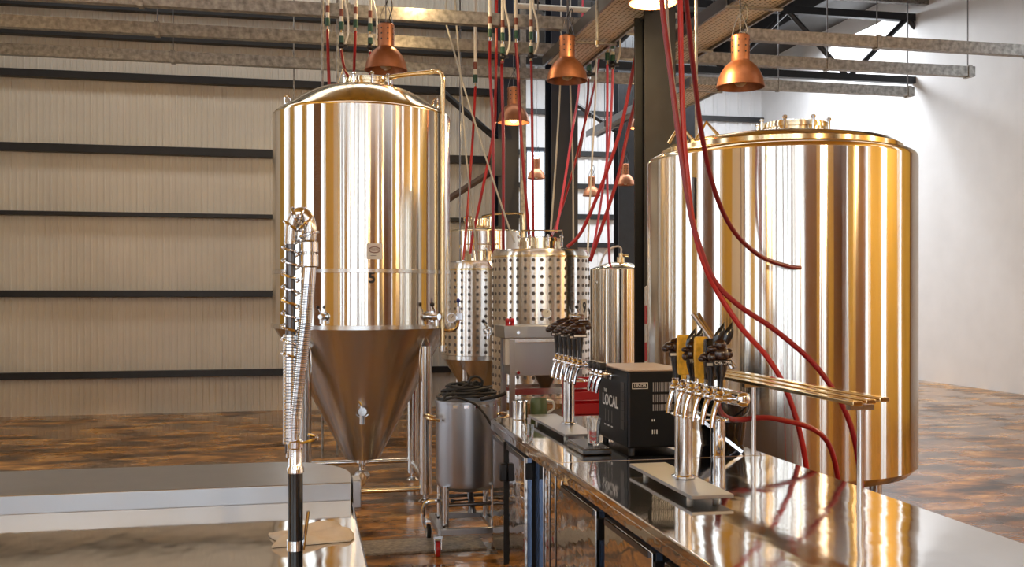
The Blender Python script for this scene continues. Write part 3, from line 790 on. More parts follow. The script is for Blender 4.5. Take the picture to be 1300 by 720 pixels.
# =================================================================== BAR COUNTER WITH FRIDGES
CA, CB = 1.095, 5.83          # front far corner in the room frame
bc = thing('bar_fridge_counter', 'mirror steel fridge counter holding the far tap tower and the black cooler', 'counter', RW(CA, CB, 0), YAW)
def counter(parent, y0, y1, doors, recess=None):
    """y runs towards the photographer as negative"""
    MB().box(0, 1.02, y1, y0, .868, .90).build('worktop', 'counter_steel', parent, bevel=.006, seg=3)
    MB().box(0.0, .012, y1, y0, .835, .87).build('front_lip', 'door_steel', parent)
    MB().box(.085, 1.0, y1 + .01, y0 - .01, .10, .868).build('carcass', 'dark_steel', parent)
    for (d0, d1) in doors:
        dr = MB().box(.012, .030, d1, d0, .13, .805).build('door', 'door_steel', parent, bevel=.003)
        MB().box(.030, .052, d1 + .004, d0 - .004, .135, .80).build('door_body', 'sky_lit_steel', dr)
        MB().box(.052, .072, d1 + .012, d0 - .012, .14, .795).build('door_gasket', 'rubber', dr)
        MB().box(.072, .10, d1 + .002, d0 - .002, .13, .805).build('door_frame', 'sky_lit_steel', dr)
        MB().box(.018, .06, d1 - .006, d1 + .0, .69, .775).build('hinge', 'black_plastic', dr, bevel=.003)
        MB().box(.018, .06, d1 - .006, d1 + .0, .13, .17).build('hinge', 'black_plastic', dr, bevel=.003)
        MB().box(.005, .012, d1 + .02, d0 - .02, .782, .803).build('door_pull', 'dark_steel', dr)
    for y in (y0 - .08, y1 + .08):
        for x in (.12, .92):
            MB().cyl((x, y, 0), (x, y, .10), .025, n=12).build('leg', 'chrome', parent)
counter(bc, 0, -1.596, ((-.005, -.41), (-.415, -.873)))
for k in range(5):
    MB().box(.072, .086, -.95 - k * .12 - .085, -.95 - k * .12, .14, .80).build('grille_panel', 'door_steel', bc, bevel=.003)
MB().box(.06, .075, -1.59, -.90, .80, .83).build('grille_rail', 'plain_steel', bc)
bc2 = thing('bar_fridge_counter', 'mirror steel fridge counter under the tap tower with yellow handles', 'counter', RW(CA, CB - 1.60, 0), YAW)
counter(bc2, 0, -3.4, ((-.01, -.545), (-.66, -1.18), (-1.295, -1.8), (-1.915, -2.4)))
# black latch pole between the two far doors
lt = MB().box(-.004, .012, -.416, -.408, .13, .82).build('door_seal', 'rubber', bc)
MB().box(-.03, .012, -.44, -.39, .60, .70).build('door_latch', 'black_plastic', bc, bevel=.008)

# ---- tap towers
def faucet(parent, y, hz, maker, mx=0.0):
    """one tap on the manifold: body, spout, lever socket and handle; it faces -x"""
    f = MB().cyl((mx-.02, y, hz), (mx-.06, y, hz), .013, n=12).cyl((mx-.03, y, hz), (mx-.04, y, hz), .019, n=12).ell((mx-.07, y, hz), (.02, .016, .017), 12, 8).build('faucet', 'chrome', parent)
    MB().tube([(mx-.07, y, hz - .005), (mx-.082, y, hz - .03), (mx-.092, y, hz - .07), (mx-.096, y, hz - .10)], [.011, .010, .009, .008], 10, 4).build('spout', 'chrome', f)
    MB().cyl((mx-.068, y, hz + .005), (mx-.065, y, hz + .04), .008, .010, n=10).lathe([(.012, 0), (.016, .008), (.012, .016), (.014, .024)], 12, (mx-.065, y, hz + .012)).build('lever_socket', 'chrome', f)
    maker(f, mx-.064, y, hz + .038)
    return f
def H_part(m, name, mat, f, **k): return m.build(name, mat, f, **k)
def stem(m, x, y, z, h, r0=.011, r1=.020):
    return m.lathe([(0, 0), (r0, 0), (r0 * 1.02, h * .25), (r1 * .9, h * .7), (r1, h), (0, h)], 14, (x, y, z))
def band(f, x, y, z, w, txt):
    # name strip facing the photographer side (-y), a little turned
    b = MB().box(x - w / 2, x + w / 2, y - .024, y - .014, z - .0095, z + .0095).build('name_strip', 'letter_black', f, bevel=.002)
    if txt: text_part('name_letters', txt, .0165, 'letter_white', f, lambda X, Y, Z: Vector((x + X * .9, y - .0246 - Z, z + Y)), .0004)
    else:
        MB().box(x - w / 2 + .004, x + w / 2 - .004, y - .0246, y - .0240, z - .005, z + .005).build('name_letters', 'letter_white', f)
def ape(f, x, y, z, s=1.0):
    m = stem(MB(), x, y, z, .085 * s); h = H_part(m, 'tap_handle', 'black_gloss', f)
    z2 = z + .085 * s
    m = MB().ell((x, y, z2 + .022 * s), (.026 * s, .022 * s, .028 * s)).ell((x - .022 * s, y - .006, z2 + .026 * s), (.024 * s, .017 * s, .016 * s)) \
        .ell((x - .040 * s, y - .008, z2 + .018 * s), (.014 * s, .013 * s, .012 * s)).ell((x + .012 * s, y, z2 + .044 * s), (.030 * s, .018 * s, .012 * s)) \
        .ell((x + .03 * s, y, z2 + .034 * s), (.016 * s, .016 * s, .016 * s))
    m.tube([(x - .02 * s, y - .01, z2 + .042 * s), (x, y - .016, z2 + .050 * s), (x + .03 * s, y - .01, z2 + .052 * s)], .005 * s, 6, 3)
    H_part(m, 'animal_head', 'ape_brown', f)
    band(f, x - .005, y, z + .083 * s, .052 * s, None)
def eared(f, x, y, z, s=1.0, txt=None):
    m = stem(MB(), x, y, z, .078 * s, .010, .022 * s); H_part(m, 'tap_handle', 'black_gloss', f)
    z2 = z + .078 * s
    m = MB().ell((x, y, z2 + .020 * s), (.028 * s, .022 * s, .026 * s)).ell((x + .026 * s, y, z2 + .022 * s), (.014 * s, .014 * s, .016 * s)) \
        .ell((x - .004 * s, y - .006, z2 + .048 * s), (.021 * s, .018 * s, .018 * s)).ell((x - .026 * s, y - .006, z2 + .036 * s), (.018 * s, .011 * s, .010 * s)) \
        .ell((x - .03 * s, y - .01, z2 + .012 * s), (.012 * s, .012 * s, .014 * s))
    H_part(m, 'animal_body', 'ape_brown', f)
    for dx, tx in ((-.016, .012), (.014, .036)):
        e = MB(); n = 10
        for k in range(n + 1):
            t_ = k / n; r = .0165 * s * math.sin(PI * (.22 + .78 * t_)) if k < n else .0004
            c_ = Vector((x + (dx + (tx - dx) * t_) * s, y - .004, z2 + (.048 + .066 * t_) * s))
            for q in range(10):
                w = 2 * PI * q / 10; e.v.append(tuple(c_ + Vector((r * math.cos(w), r * .55 * math.sin(w), 0))))
        for k in range(n):
            for q in range(10): e.f.append([k * 10 + q, k * 10 + (q + 1) % 10, (k + 1) * 10 + (q + 1) % 10, (k + 1) * 10 + q])
        H_part(e, 'ear', 'black_gloss', f)
    band(f, x, y, z + .074 * s, .058 * s, txt)
def paddle(f, x, y, z, s=1.0, mat='wood_yellow'):
    m = MB().lathe([(0, 0), (.009, 0), (.011, .014), (.009, .028), (0, .028)], 12, (x, y, z)); H_part(m, 'handle_ferrule', mat, f)
    w = .021 * s; h = .125 * s; z0 = z + .024
    pts = [(x - w * .9, z0), (x - w * .7, z0 - .006), (x + w * .7, z0 - .006), (x + w * .9, z0)]
    pts += [(x + w * 1.06, z0 + h * .5), (x + w, z0 + h * .95), (x + w * .8, z0 + h), (x - w * .8, z0 + h), (x - w, z0 + h * .95), (x - w * 1.06, z0 + h * .5)]
    mm = MB(); n = len(pts)
    mm._add([(a_, y - .010, b_) for a_, b_ in pts] + [(a_, y + .010, b_) for a_, b_ in pts], [tuple(range(n)), tuple(range(n, 2 * n))] + [(i, (i + 1) % n, n + (i + 1) % n, n + i) for i in range(n)])
    H_part(mm, 'tap_handle', mat, f, bevel=.003)
def rounded(f, x, y, z, s=1.0):
    paddle(f, x + .006, y + .012, z, s * 1.05, 'black_gloss')
    ape(f, x - .004, y - .012, z, s * .86)
def tower(a, b, zb, ztop, rad, taps, label, plate, mx=0.05):
    t = thing('tap_tower', label, 'tap tower', RW(a, b, zb), YAW, None)
    h = ztop - zb
    x0, x1, y0, y1 = plate
    pl = MB().box(x0 - a, x1 - a, y0 - b, y1 - b, .022, .036).build('base_plate', 'brushed_steel', t, bevel=.002)
    for xx in (x0 - a + .03, x1 - a - .03):
        for yy in (y0 - b + .09, y1 - b - .12):
            MB().cyl((xx, yy, 0), (xx, yy, .022), .012, n=12).build('plate_foot', 'pvc', pl)
    MB().cyl((0, 0, .036), (0, 0, h), rad, n=32).build('pillar', 'plain_steel', t)
    MB().lathe([(rad, .036), (rad + .012, .038), (rad + .012, .046), (rad, .050)], 32).build('pillar_collar', 'chrome', t)
    ys = [q[0] for q in taps]
    MB().cyl((mx, min(ys) - .05, h), (mx, max(ys) + .05, h), .026, n=20).ell((mx, min(ys) - .05, h), (.026, .012, .026), 14, 8).ell((mx, max(ys) + .05, h), (.026, .012, .026), 14, 8).build('manifold', 'chrome', t)
    MB().tube([(mx - .07, min(ys) + .12, h - .09), (mx - .09, max(ys) - .04, h - .10), (mx - .06, max(ys) + .01, h - .10), (mx + .01, max(ys) + .02, h - .095), (mx + .03, max(ys) - .04, h - .10), (mx + .02, min(ys) + .12, h - .09)], .004, 6, 4, True).build('drip_ring', 'chrome', t)
    for y, mk in taps: faucet(t, y, h, mk, mx)
    MB().cyl((0, 0, h - .012), (mx, 0, h), .024, n=16).build('neck_joint', 'chrome', t)
    return t
tw2 = tower(1.435, 3.60, .9, 1.283, .033, [
    (.045, lambda f, x, y, z: ape(f, x, y, z, 1.12)),
    (-.04, lambda f, x, y, z: paddle(f, x, y, z, 1.18)),
    (-.125, lambda f, x, y, z: eared(f, x, y, z, 1.05, 'TSIRO')),
    (-.21, lambda f, x, y, z: paddle(f, x, y, z, 1.18)),
    (-.295, lambda f, x, y, z: rounded(f, x, y, z, 1.1)),
    (-.38, lambda f, x, y, z: eared(f, x, y, z, 1.2, 'CHACMA'))],
    'steel tap tower with yellow paddle and black animal tap handles', (1.335, 1.495, 3.27, 3.95))
tw1 = tower(1.415, 5.22, .9, 1.275, .031, [(.20 - .095 * k, (lambda s: (lambda f, x, y, z: ape(f, x, y, z, s)))(1.3 + .12 * (k % 2))) for k in range(6)],
    'steel tap tower with six dark brown animal tap handles beside the black cooler', (1.29, 1.46, 4.83, 5.68))

# ---- black beer cooler
co = thing('beer_cooler', 'black countertop beer cooler lettered LOCAL with three side taps', 'cooler', RW(1.488, 4.43, .9), YAW)
cw, cd, ch, c0 = .30, .47, .385, .018
MB().box(0, cw, 0, cd, c0, ch).build('housing', 'cooler_black', co, bevel=.012, seg=3)
MB().box(-.002, cw + .002, -.002, cd + .002, ch - .004, ch + .004).build('top_panel', 'brown_reflect_top', co, bevel=.003)
for x in (.03, cw - .03):
    for y in (.03, cd - .03):
        MB().cyl((x, y, 0), (x, y, c0 + .004), .016, n=14).build('foot', 'black_plastic', co)
MB().box(.004, .012, -.003, .003, c0 + .01, ch - .01).build('corner_trim', 'navy_paint', co)
# vents: three rows of slots on the front
for row, (za, zb_) in enumerate(((.285, .33), (.235, .272), (.195, .225))):
    for k in range(16):
        x = .125 + k * .0098
        MB().box(x, x + .0042, -.003, .004, za, zb_).build('vent_slot', 'brushed_steel', co)
bd = MB().box(.022, .10, -.003, .004, .300, .330).build('badge', 'letter_white', co)
MB().box(.025, .097, -.004, .002, .303, .327).build('badge_field', 'letter_black', bd)
text_part('badge_letters', 'LINDR', .021, 'letter_white', bd, lambda X, Y, Z: Vector((.061 + X, -.0045 - Z, .315 + Y)), .0003)
for x, z, h_ in ((.120, .145, .010), (.130, .145, .010), (.121, .085, .020), (.132, .085, .020), (.143, .085, .020)):
    MB().box(x, x + .0045, -.002, .003, z, z + h_).build('indicator_mark', 'letter_white', co)
# left face: LOCAL lettering, louvre squares, dashes
tx = lambda yc, zc_: (lambda X, Y, Z: Vector((-.001 - Z, yc - X, zc_ + Y)))
text_part('local_letters', 'LOCAL', .080, 'letter_white', co, tx(.27, .215), .0006, .001)
text_part('small_letters', 'THE', .026, 'letter_white', co, tx(.35, .262), .0006)
for k in range(3):
    MB().box(-.0012, .001, .34 - k * .055, .365 - k * .055, .088, .094).build('dash_mark', 'letter_white', co)
    MB().box(-.0008, .001, .351 - k * .055, .352 - k * .055, .11, .17).build('fine_line', 'hose_grey', co)
for k in range(5):
    MB().box(-.002, .002, .045, .10, .10 + k * .046, .142 + k * .046).build('louvre', 'black_plastic', co)
for k in range(3):
    y = cd - .085 - k * .07; z = .345
    f = MB().cyl((0, y, z), (-.05, y, z), .011, n=12).cyl((-.008, y, z), (-.0, y, z), .022, n=14).ell((-.055, y, z), (.017, .014, .016), 12, 8).build('faucet', 'chrome', co)
    MB().tube([(-.055, y, z - .005), (-.068, y, z - .03), (-.076, y, z - .06), (-.08, y, z - .085)], [.010, .009, .008, .0075], 10, 4).build('spout', 'chrome', f)
    MB().cyl((-.055, y, z + .01), (-.055, y, z + .028), .007, n=8).build('lever', 'chrome', f)
    MB().box(-.078, -.032, y - .022, y + .022, z + .026, z + .066).build('handle_block', 'black_plastic', f, bevel=.010, seg=3)
# ---- drip tray and glass
dt = thing('drip_tray', 'low black drip tray with a glass on it', 'tray', RW(1.26, 4.39, .9), YAW)
MB().box(0, .14, 0, .31, 0, .030).build('pan', 'black_gloss', dt, bevel=.008, seg=3)
for k in range(9):
    MB().box(.012 + k * .0135, .018 + k * .0135, .012, .298, .030, .034).build('grate_bar', 'brushed_steel', dt)
gp = RW(1.335, 4.475, .9345)
gl = tag(MB().lathe([(0, 0), (.024, 0), (.026, .004), (.033, .098), (.036, .125), (.0345, .125), (.031, .098), (.0238, .010), (0, .008)], 32).build('beer_glass', 'glass', loc=gp), 'empty clear beer glass standing on the black drip tray', 'glass')
g2 = tag(MB().lathe([(0, 0), (.026, 0), (.028, .004), (.032, .09), (.0305, .09), (.026, .010), (0, .008)], 32).build('beer_glass', 'glass', loc=on_z(670, 562, .9)), 'short clear tumbler near the counter edge by the long base plate', 'glass')
# ---- vessels at the far end of the counter
v1 = on_z(660, 532, .9)
jb = thing('steel_canister', 'bright steel canister at the far end of the fridge counter', 'canister', v1)
MB().lathe([(0, 0), (.042, 0), (.045, .004), (.045, .105), (.041, .105), (.041, .012), (0, .010)], 28).build('body', 'plain_steel', jb)
MB().lathe([(.045, .098), (.049, .100), (.049, .110), (.043, .112)], 28).build('rim', 'chrome', jb)
v2 = on_z(684, 531, .9)
jg = thing('plastic_jug', 'olive green plastic jug next to the steel canister', 'jug', v2)
MB().lathe([(0, 0), (.045, 0), (.050, .01), (.052, .10), (.046, .115), (.046, .12), (.042, .12), (.044, .10), (.04, .015), (0, .012)], 28).build('body', 'green_plastic', jg)
MB().tube([(.045, 0, .105), (.085, 0, .10), (.09, 0, .06), (.05, 0, .03)], .007, 8, 4).build('handle', 'letter_white', jg)
# ---- things at the back right of the counter
sb = thing('back_shelf', 'golden slatted shelf on posts behind the tap tower with yellow handles', 'shelf', RW(2.03, 3.3, .9), YAW)
for k in range(3):
    MB().box(-.05 + k * .055, -.008 + k * .055, 0, 1.9, .335 + .006 * k, .352 + .006 * k).build('slat', 'warm_lit_steel', sb, bevel=.003)
for y in (.05, .95, 1.85):
    MB().box(-.04, .06, y - .015, y + .015, .315, .335).build('bracket', 'plain_steel', sb)
    MB().cyl((.01, y, 0), (.01, y, .32), .012, n=12).build('post', 'plain_steel', sb)
bp = on_z(917, 564, .9)
bn = thing('black_tub', 'round black tub on the counter behind the leaning tray', 'tub', bp)
MB().lathe([(0, 0), (.10, 0), (.105, .006), (.13, .23), (.135, .235), (.135, .25), (.125, .25), (.097, .012), (0, .01)], 40).build('body', 'black_gloss', bn)
MB().tube([(-.13, 0, .235), (-.10, -.10, .17), (0, -.145, .13), (.10, -.10, .17), (.13, 0, .235)], .005, 6, 5).build('bail_handle', 'dark_steel', bn)
bx = on_z(906, 575, .9) 
cy = tag(MB().lathe([(0, 0), (.032, 0), (.034, .004), (.034, .17), (.03, .175), (0, .178)], 28).build('steel_shaker', 'chrome', loc=RW(room(bx).x, room(bx).y - .05, .9)), 'tall chrome shaker standing before the round black tub', 'shaker')
# leaning tray: low end by (936,572), high end by (878,528)
q0 = on_z(938, 574, .9); q1 = P(880, 528, q0.y + .05)
ax = (q1 - q0); L = ax.length; ax.normalize(); nrm = Vector((0, 1, 0)); up = ax.cross(nrm).normalized()
if up.z < 0: up = -up
Mx = Matrix((ax, nrm, up)).transposed().to_4x4(); Mx.translation = q0
lt_ = thing('serving_tray', 'dark steel serving tray leaning on its edge behind the near tap tower', 'tray', q0)
m = MB().box(0, L, -.04, .06, .004, .009, Mx); m.build('tray_plate', 'sky_lit_steel', lt_, sub_world=q0)
for s0_, s1_ in ((-.045, -.038), (.058, .065)):
    MB().box(0, L, s0_, s1_, .002, .016, Mx).build('tray_rim', 'chrome', lt_, sub_world=q0)

# =================================================================== MOBILE KETTLE
kc = P(592, HORIZON, 6.45); kc.z = 0
mk = thing('mobile_kettle', 'brushed steel kettle on a wheeled frame at the end of the counter', 'kettle', kc, YAW)
KR = .20; kz0, kz1 = .39, .955
MB().lathe([(0, kz0 - .02), (KR * .6, kz0 - .018), (KR - .03, kz0 - .005), (KR - .005, kz0 + .02), (KR, kz0 + .05), (KR, kz1 - .01), (KR + .008, kz1 - .008), (KR + .008, kz1 + .004), (KR - .006, kz1 + .004), (KR - .008, kz1 - .03), (0, kz1 - .035)], 64).build('kettle_body', 'satin_pot', mk)
for s in (-1, 1):
    x = s * KR; MB().tube([(x * .95, -.10 * 1, kz1 - .12), (x * 1.28, -.095, kz1 - .105), (x * 1.36, 0, kz1 - .10), (x * 1.28, .095, kz1 - .105), (x * .95, .10, kz1 - .12)], .010, 10, 5).build('side_handle', 'warm_lit_steel', mk)
for k in range(5):
    w = -PI / 2 - .5 + k * .35; MB().box(-.016, .016, -.004, .004, -.012, .006, Matrix.Translation((math.cos(w) * (KR + .004), math.sin(w) * (KR + .004), kz1 - .02)) @ Matrix.Rotation(w + PI / 2, 4, 'Z')).build('rim_clip', 'chrome', mk)
dv = MB().tube([(0.02, -.03, kz0 - .01), (.02, -.05, kz0 - .06), (.02, -.08, kz0 - .10), (.02, -.10, kz0 - .14)], .022, 12, 4).cyl((.02, -.1, kz0 - .13), (.02, -.105, kz0 - .155), .027, n=16).build('drain_valve', 'dark_steel', mk)
MB().cyl((.0, -.07, kz0 - .075), (-.10, -.09, kz0 - .075), .005, n=8).ell((-.105, -.09, kz0 - .075), (.014, .012, .012), 10, 7).build('valve_lever', 'black_plastic', dv)
FX, FY = .20, .23; fz = .15
for y in (-FY, FY): MB().box(-FX, FX, y - .018, y + .018, fz - .018, fz + .02).build('frame_bar', 'brushed_steel', mk, bevel=.003)
for x in (-FX, FX): MB().box(x - .018, x + .018, -FY, FY, fz - .018, fz + .02).build('frame_bar', 'brushed_steel', mk, bevel=.003)
for x in (-.155, .155):
    for y in (-.14, .14):
        MB().cyl((x, y, fz - .01), (x, y, kz0 + .03), .021, n=16).build('leg', 'plain_steel', mk)
    MB().box(x - .02, x + .02, -FY, FY, fz - .016, fz + .006).build('leg_rail', 'brushed_steel', mk)
MB().cyl((-.155, .14, .30), (.155, .14, .30), .012, n=12).build('tie_bar', 'dark_steel', mk)
MB().cyl((-.155, -.14, .30), (.155, -.14, .30), .012, n=12).build('tie_bar', 'dark_steel', mk)
for s in (-1, 1):
    MB().tube([(s * .155, .05, .29), (s * .24, .05, .29), (s * .275, .05, .25), (s * .275, .05, .16), (s * .265, .05, .12)], .014, 10, 5).build('push_bar', 'chrome', mk)
wheel = None
for x in (-FX - .02, FX + .03):
    for y in (-FY, FY):
        c_ = MB().box(x - .03, x + .03, y - .03, y + .03, .118, .132).build('caster', 'chrome', mk)
        MB().box(x - .024, x - .018, y - .022, y + .022, .045, .12).box(x + .018, x + .024, y - .022, y + .022, .045, .12).build('fork', 'chrome', c_)
        M = Matrix.Translation((x, y, .05)) @ Matrix.Rotation(PI / 2, 4, 'Y')
        MB().lathe([(.0, -.015), (.036, -.015), (.036, .015), (0, .015)], 24, M=M).build('wheel_hub', 'pvc', c_)
        MB().lathe([(.036, -.014), (.048, -.012), (.05, 0), (.048, .012), (.036, .014)], 24, M=M).build('tyre', 'red_plastic' if y < 0 else 'rubber', c_)
# black cable heaped on the kettle
cb = MB(); rnd = random.Random(3); pts = []
for k in range(120):
    w = k * .62; r = (.07 + .11 * abs(math.sin(k * .37))) * (1 - .35 * k / 120); pts.append((.01 + r * 1.15 * math.cos(w), r * .95 * math.sin(w), .014 + .095 * (k / 120) * (1.1 - r * 3) + .03 * rnd.random()))
for k in range(34):      # upright coil on top
    w = k * .55; pts.append((.05 + .045 * math.cos(w), -.06 + .012 * math.sin(w * .7), .115 + .042 * math.sin(w)))
for k in range(20):
    t_ = k / 19; w = k * .9; pts.append((.0 - .16 * t_ + .015 * math.cos(w), -.08 - .04 * t_, .10 - .075 * t_ + .012 * math.sin(w)))
pts += [(-.10, -.17, .035), (-.02, -.20, .012), (.04, -.215, -.02), (.10, -.225, -.10), (.14, -.23, -.17), (.185, -.24, -.215)]
cb.tube(pts, .0075, 7, 3)
tag(cb.build('power_cable', 'rubber', loc=(kc.x, kc.y, kz1 + .0), rotz=YAW), 'heap of black cable coiled on top of the wheeled kettle', 'cable')
pl = tag(MB().tube([(0, 0, 0), (.06, -.02, .012), (.13, -.02, .03), (.16, -.02, .045)], .012, 10, 4).build('cable_plug', 'black_plastic', loc=kc + Vector((.10, -.12, kz1 + .015))), 'black cable plug poking off the kettle towards the hopper cabinet', 'plug')

# =================================================================== FLOOR HOSES, BACKGROUND STUFF
z_o = Z_BOT - .15
hb0 = Vector((T5.x + .0, T5.y - .03, z_o))
tag(MB().tube([hb0 + Vector((0, 0, .01)), hb0 + Vector((.05, -.22, .018)), hb0 + Vector((.055, -.42, .014)), hb0 + Vector((-.03, -.60, -.012)), hb0 + Vector((-.3, -.78, -.08)), hb0 + Vector((-.6, -.85, -.112)), hb0 + Vector((-1.0, -.9, -.112))], .022, 12, 6).build('drain_hose', 'hose_yellow'),
    'yellow hose leaving the bottom outlet of the big fermenter', 'hose')
cr = P(747, HORIZON, 7.3); cr.z = 0
for k in range(4):
    c_ = thing('crate', 'red plastic crate in the stack behind the counter, ' + ('lowest of four', 'second of four from the floor', 'third of four from the floor', 'topmost of four')[k], 'crate', cr + Vector((0, 0, k * .258)), YAW, 'stacked red crates')
    MB().box(-.17, .17, -.12, .12, 0, .012).build('bottom', 'red_plastic', c_)
    for sx_, sy2, dx, dy in ((-.17, -.158, -.12, .12), (.158, .17, -.12, .12)):
        MB().box(sx_, sy2, dx, dy, .012, .255).build('end_panel', 'red_plastic', c_)
    for y0_, y1_ in ((-.12, -.108), (.108, .12)):
        for zz in (.012, .10, .19):
            MB().box(-.158, .158, y0_, y1_, zz, zz + .06).build('side_slat', 'red_plastic', c_)
# kegs behind the counter
def keg(loc, label):
    k = thing('beer_keg', label, 'keg', loc, 0, 'kegs behind the counter')
    MB().lathe([(0, .03), (.15, .035), (.185, .07), (.19, .15), (.197, .18), (.19, .21), (.19, .37), (.197, .40), (.19, .43), (.185, .50), (.15, .545), (0, .55)], 40).build('body', 'brushed_steel', k)
    MB().lathe([(.165, 0), (.175, 0), (.180, .08), (.17, .08), (.165, 0)], 40).build('bottom_ring', 'rubber', k)
    MB().lathe([(.17, .50), (.180, .50), (.175, .60), (.165, .60), (.17, .50)], 40).build('top_ring', 'rubber', k)
    MB().cyl((0, 0, .55), (0, 0, .58), .04, n=16).build('spear', 'chrome', k)
for px, d, lab in ((722, 6.75, 'steel keg standing on the floor in front of the red crates'), (676, 7.3, 'steel keg on the floor behind the far tap tower')):
    p = P(px, HORIZON, d); p.z = 0; keg(p, lab); 
# striped warning post
wp = P(826.5, HORIZON, 8.3); wp.z = 0
ws = thing('warning_post', 'red and white striped post beside the wide dark column', 'post', wp, YAW)
zz = 0; k = 0
while zz < 1.70:
    h_ = min(.155, 1.715 - zz)
    m = MB(); o_ = .07
    m._add([(-.05, -.02, zz), (.05, -.02, zz + o_), (.05, -.02, zz + o_ + h_), (-.05, -.02, zz + h_), (-.05, .02, zz), (.05, .02, zz + o_), (.05, .02, zz + o_ + h_), (-.05, .02, zz + h_)],
           [(0, 1, 2, 3), (4, 7, 6, 5), (0, 4, 5, 1), (1, 5, 6, 2), (2, 6, 7, 3), (3, 7, 4, 0)])
    m.build('stripe', 'red_plastic' if k % 2 else 'letter_white', ws); zz += h_; k += 1
MB().box(-.12, .12, -.12, .12, 0, .02).build('base_plate', 'black_paint', ws)

# =================================================================== PENDANT LAMPS
def pendant(px, y_rim, d, dia, label, lit=0.0, wires=True):
    p = P(px, y_rim, d); s = dia / .40
    t = thing('pendant_lamp', label, 'lamp', p, 0, 'copper pendant lamps')
    prof = [(.200, 0), (.203, .004), (.198, .02), (.186, .075), (.165, .125), (.135, .17), (.105, .20), (.082, .215), (.078, .225)]
    inn = [(r - .006, z) for r, z in prof[::-1]]
    MB().lathe([(r * s, z * s) for r, z in prof] + [(r * s, z * s) for r, z in inn] + [(.197 * s, 0)], 48).build('shade', 'copper', t)
    MB().lathe([(.076 * s, .222 * s), (.078 * s, .235 * s), (.078 * s, .43 * s), (.070 * s, .44 * s), (0, .442 * s)], 32).build('neck', 'copper', t)
    for k in range(8):
        for j in range(3):
            w = 2 * PI * k / 8 + .35; r = .0775 * s
            MB().cyl((r * math.cos(w), r * math.sin(w), (.29 + .05 * j) * s), (1.03 * r * math.cos(w), 1.03 * r * math.sin(w), (.29 + .05 * j) * s), .008 * s, n=8).build('vent_hole', 'letter_black', t)
    MB().ell((0, 0, .075 * s), (.062 * s, .062 * s, .07 * s), 18, 12).build('bulb', 'bulb_on' if lit else 'bulb_off', t)
    MB().cyl((0, 0, .13 * s), (0, 0, .24 * s), .03 * s, n=14).build('lamp_holder', 'pvc', t)
    top = (ROOF if d > 10.6 else 6.13) - p.z
    MB().cyl((0, 0, .44 * s), (0, 0, top), .006, n=6).build('cord', 'dark_steel', t)
    if wires:
        for sx_ in (-1, 1):
            MB().tube([(sx_ * .07 * s, 0, .43 * s), (sx_ * .05 * s, 0, .52 * s), (sx_ * .01, 0, .62 * s)], .005, 6, 3).build('suspension_wire', 'dark_steel', t)
        MB().tube([(.0, 0, .62 * s), (.04 * s, -.02, .70 * s), (.06 * s, 0, .60 * s), (.03 * s, .02, .50 * s), (.06 * s, 0, .44 * s)], .006, 6, 4).build('loose_cable', 'rubber', t)
    if lit:
        l = bpy.data.lights.new('lamp_glow', 'POINT'); l.energy = lit; l.color = (1, .70, .34); l.shadow_soft_size = .05
        lo = bpy.data.objects.new('lamp_glow', l); C.objects.link(lo); lo.parent = t; lo.location = (0, 0, -.02 * s)
pendant(490, 90, 9.3, .40, 'copper pendant lamp hanging over the big fermenter')
pendant(720, 103, 9.6, .40, 'unlit copper pendant lamp before the navy column right of the window')
pendant(652, 156, 12.4, .405, 'lit copper pendant lamp in front of the navy braced column', 8)
pendant(751, 249, 20.0, .36, 'small far copper lamp left of the slim black column')
pendant(794, 235, 19.0, .37, 'small far copper lamp in front of the slim black column')
pendant(681, 227, 19.6, .36, 'far copper lamp hanging against the bright window')
pendant(829, 4, 8.0, .40, 'glowing copper lamp in front of the top of the wide dark column', 150)
pendant(940, 111, 8.3, .40, 'copper lamp over the broad tank at the right')
pendant(530, -14, 10.0, .40, 'lit copper lamp above the standpipe bend of the big fermenter', 25)
pendant(815, 163, 15.0, .36, 'lit far lamp half hidden by the wide dark column', 40)
# unseen lit lamps added behind the photographer to warm the timber
for i, (a, b, lab) in enumerate(((-2.2, -2.0, 'added lit copper lamp over the bar room by its left wall'), (1.2, -3.2, 'added lit copper lamp over the middle of the bar room'), (4.4, -2.0, 'added lit copper lamp over the right of the bar room'), (7.9, -.5, 'added lit copper lamp by the timber wall of the bar room'), (7.9, 3.6, 'added lit copper lamp near the timber wall end'))):
    w = RW(a, b, 3.6); t_ = None
    px = 650 + F * w.x / w.y if abs(w.y) > 1e-6 else 650
    # place by its room position
    def put(w, lab):
        d = w.y; pendant(650 + F * w.x / d, HORIZON - (w.z - EYE) * F / d, d, .40, lab, 170, False)
    put(w, lab)

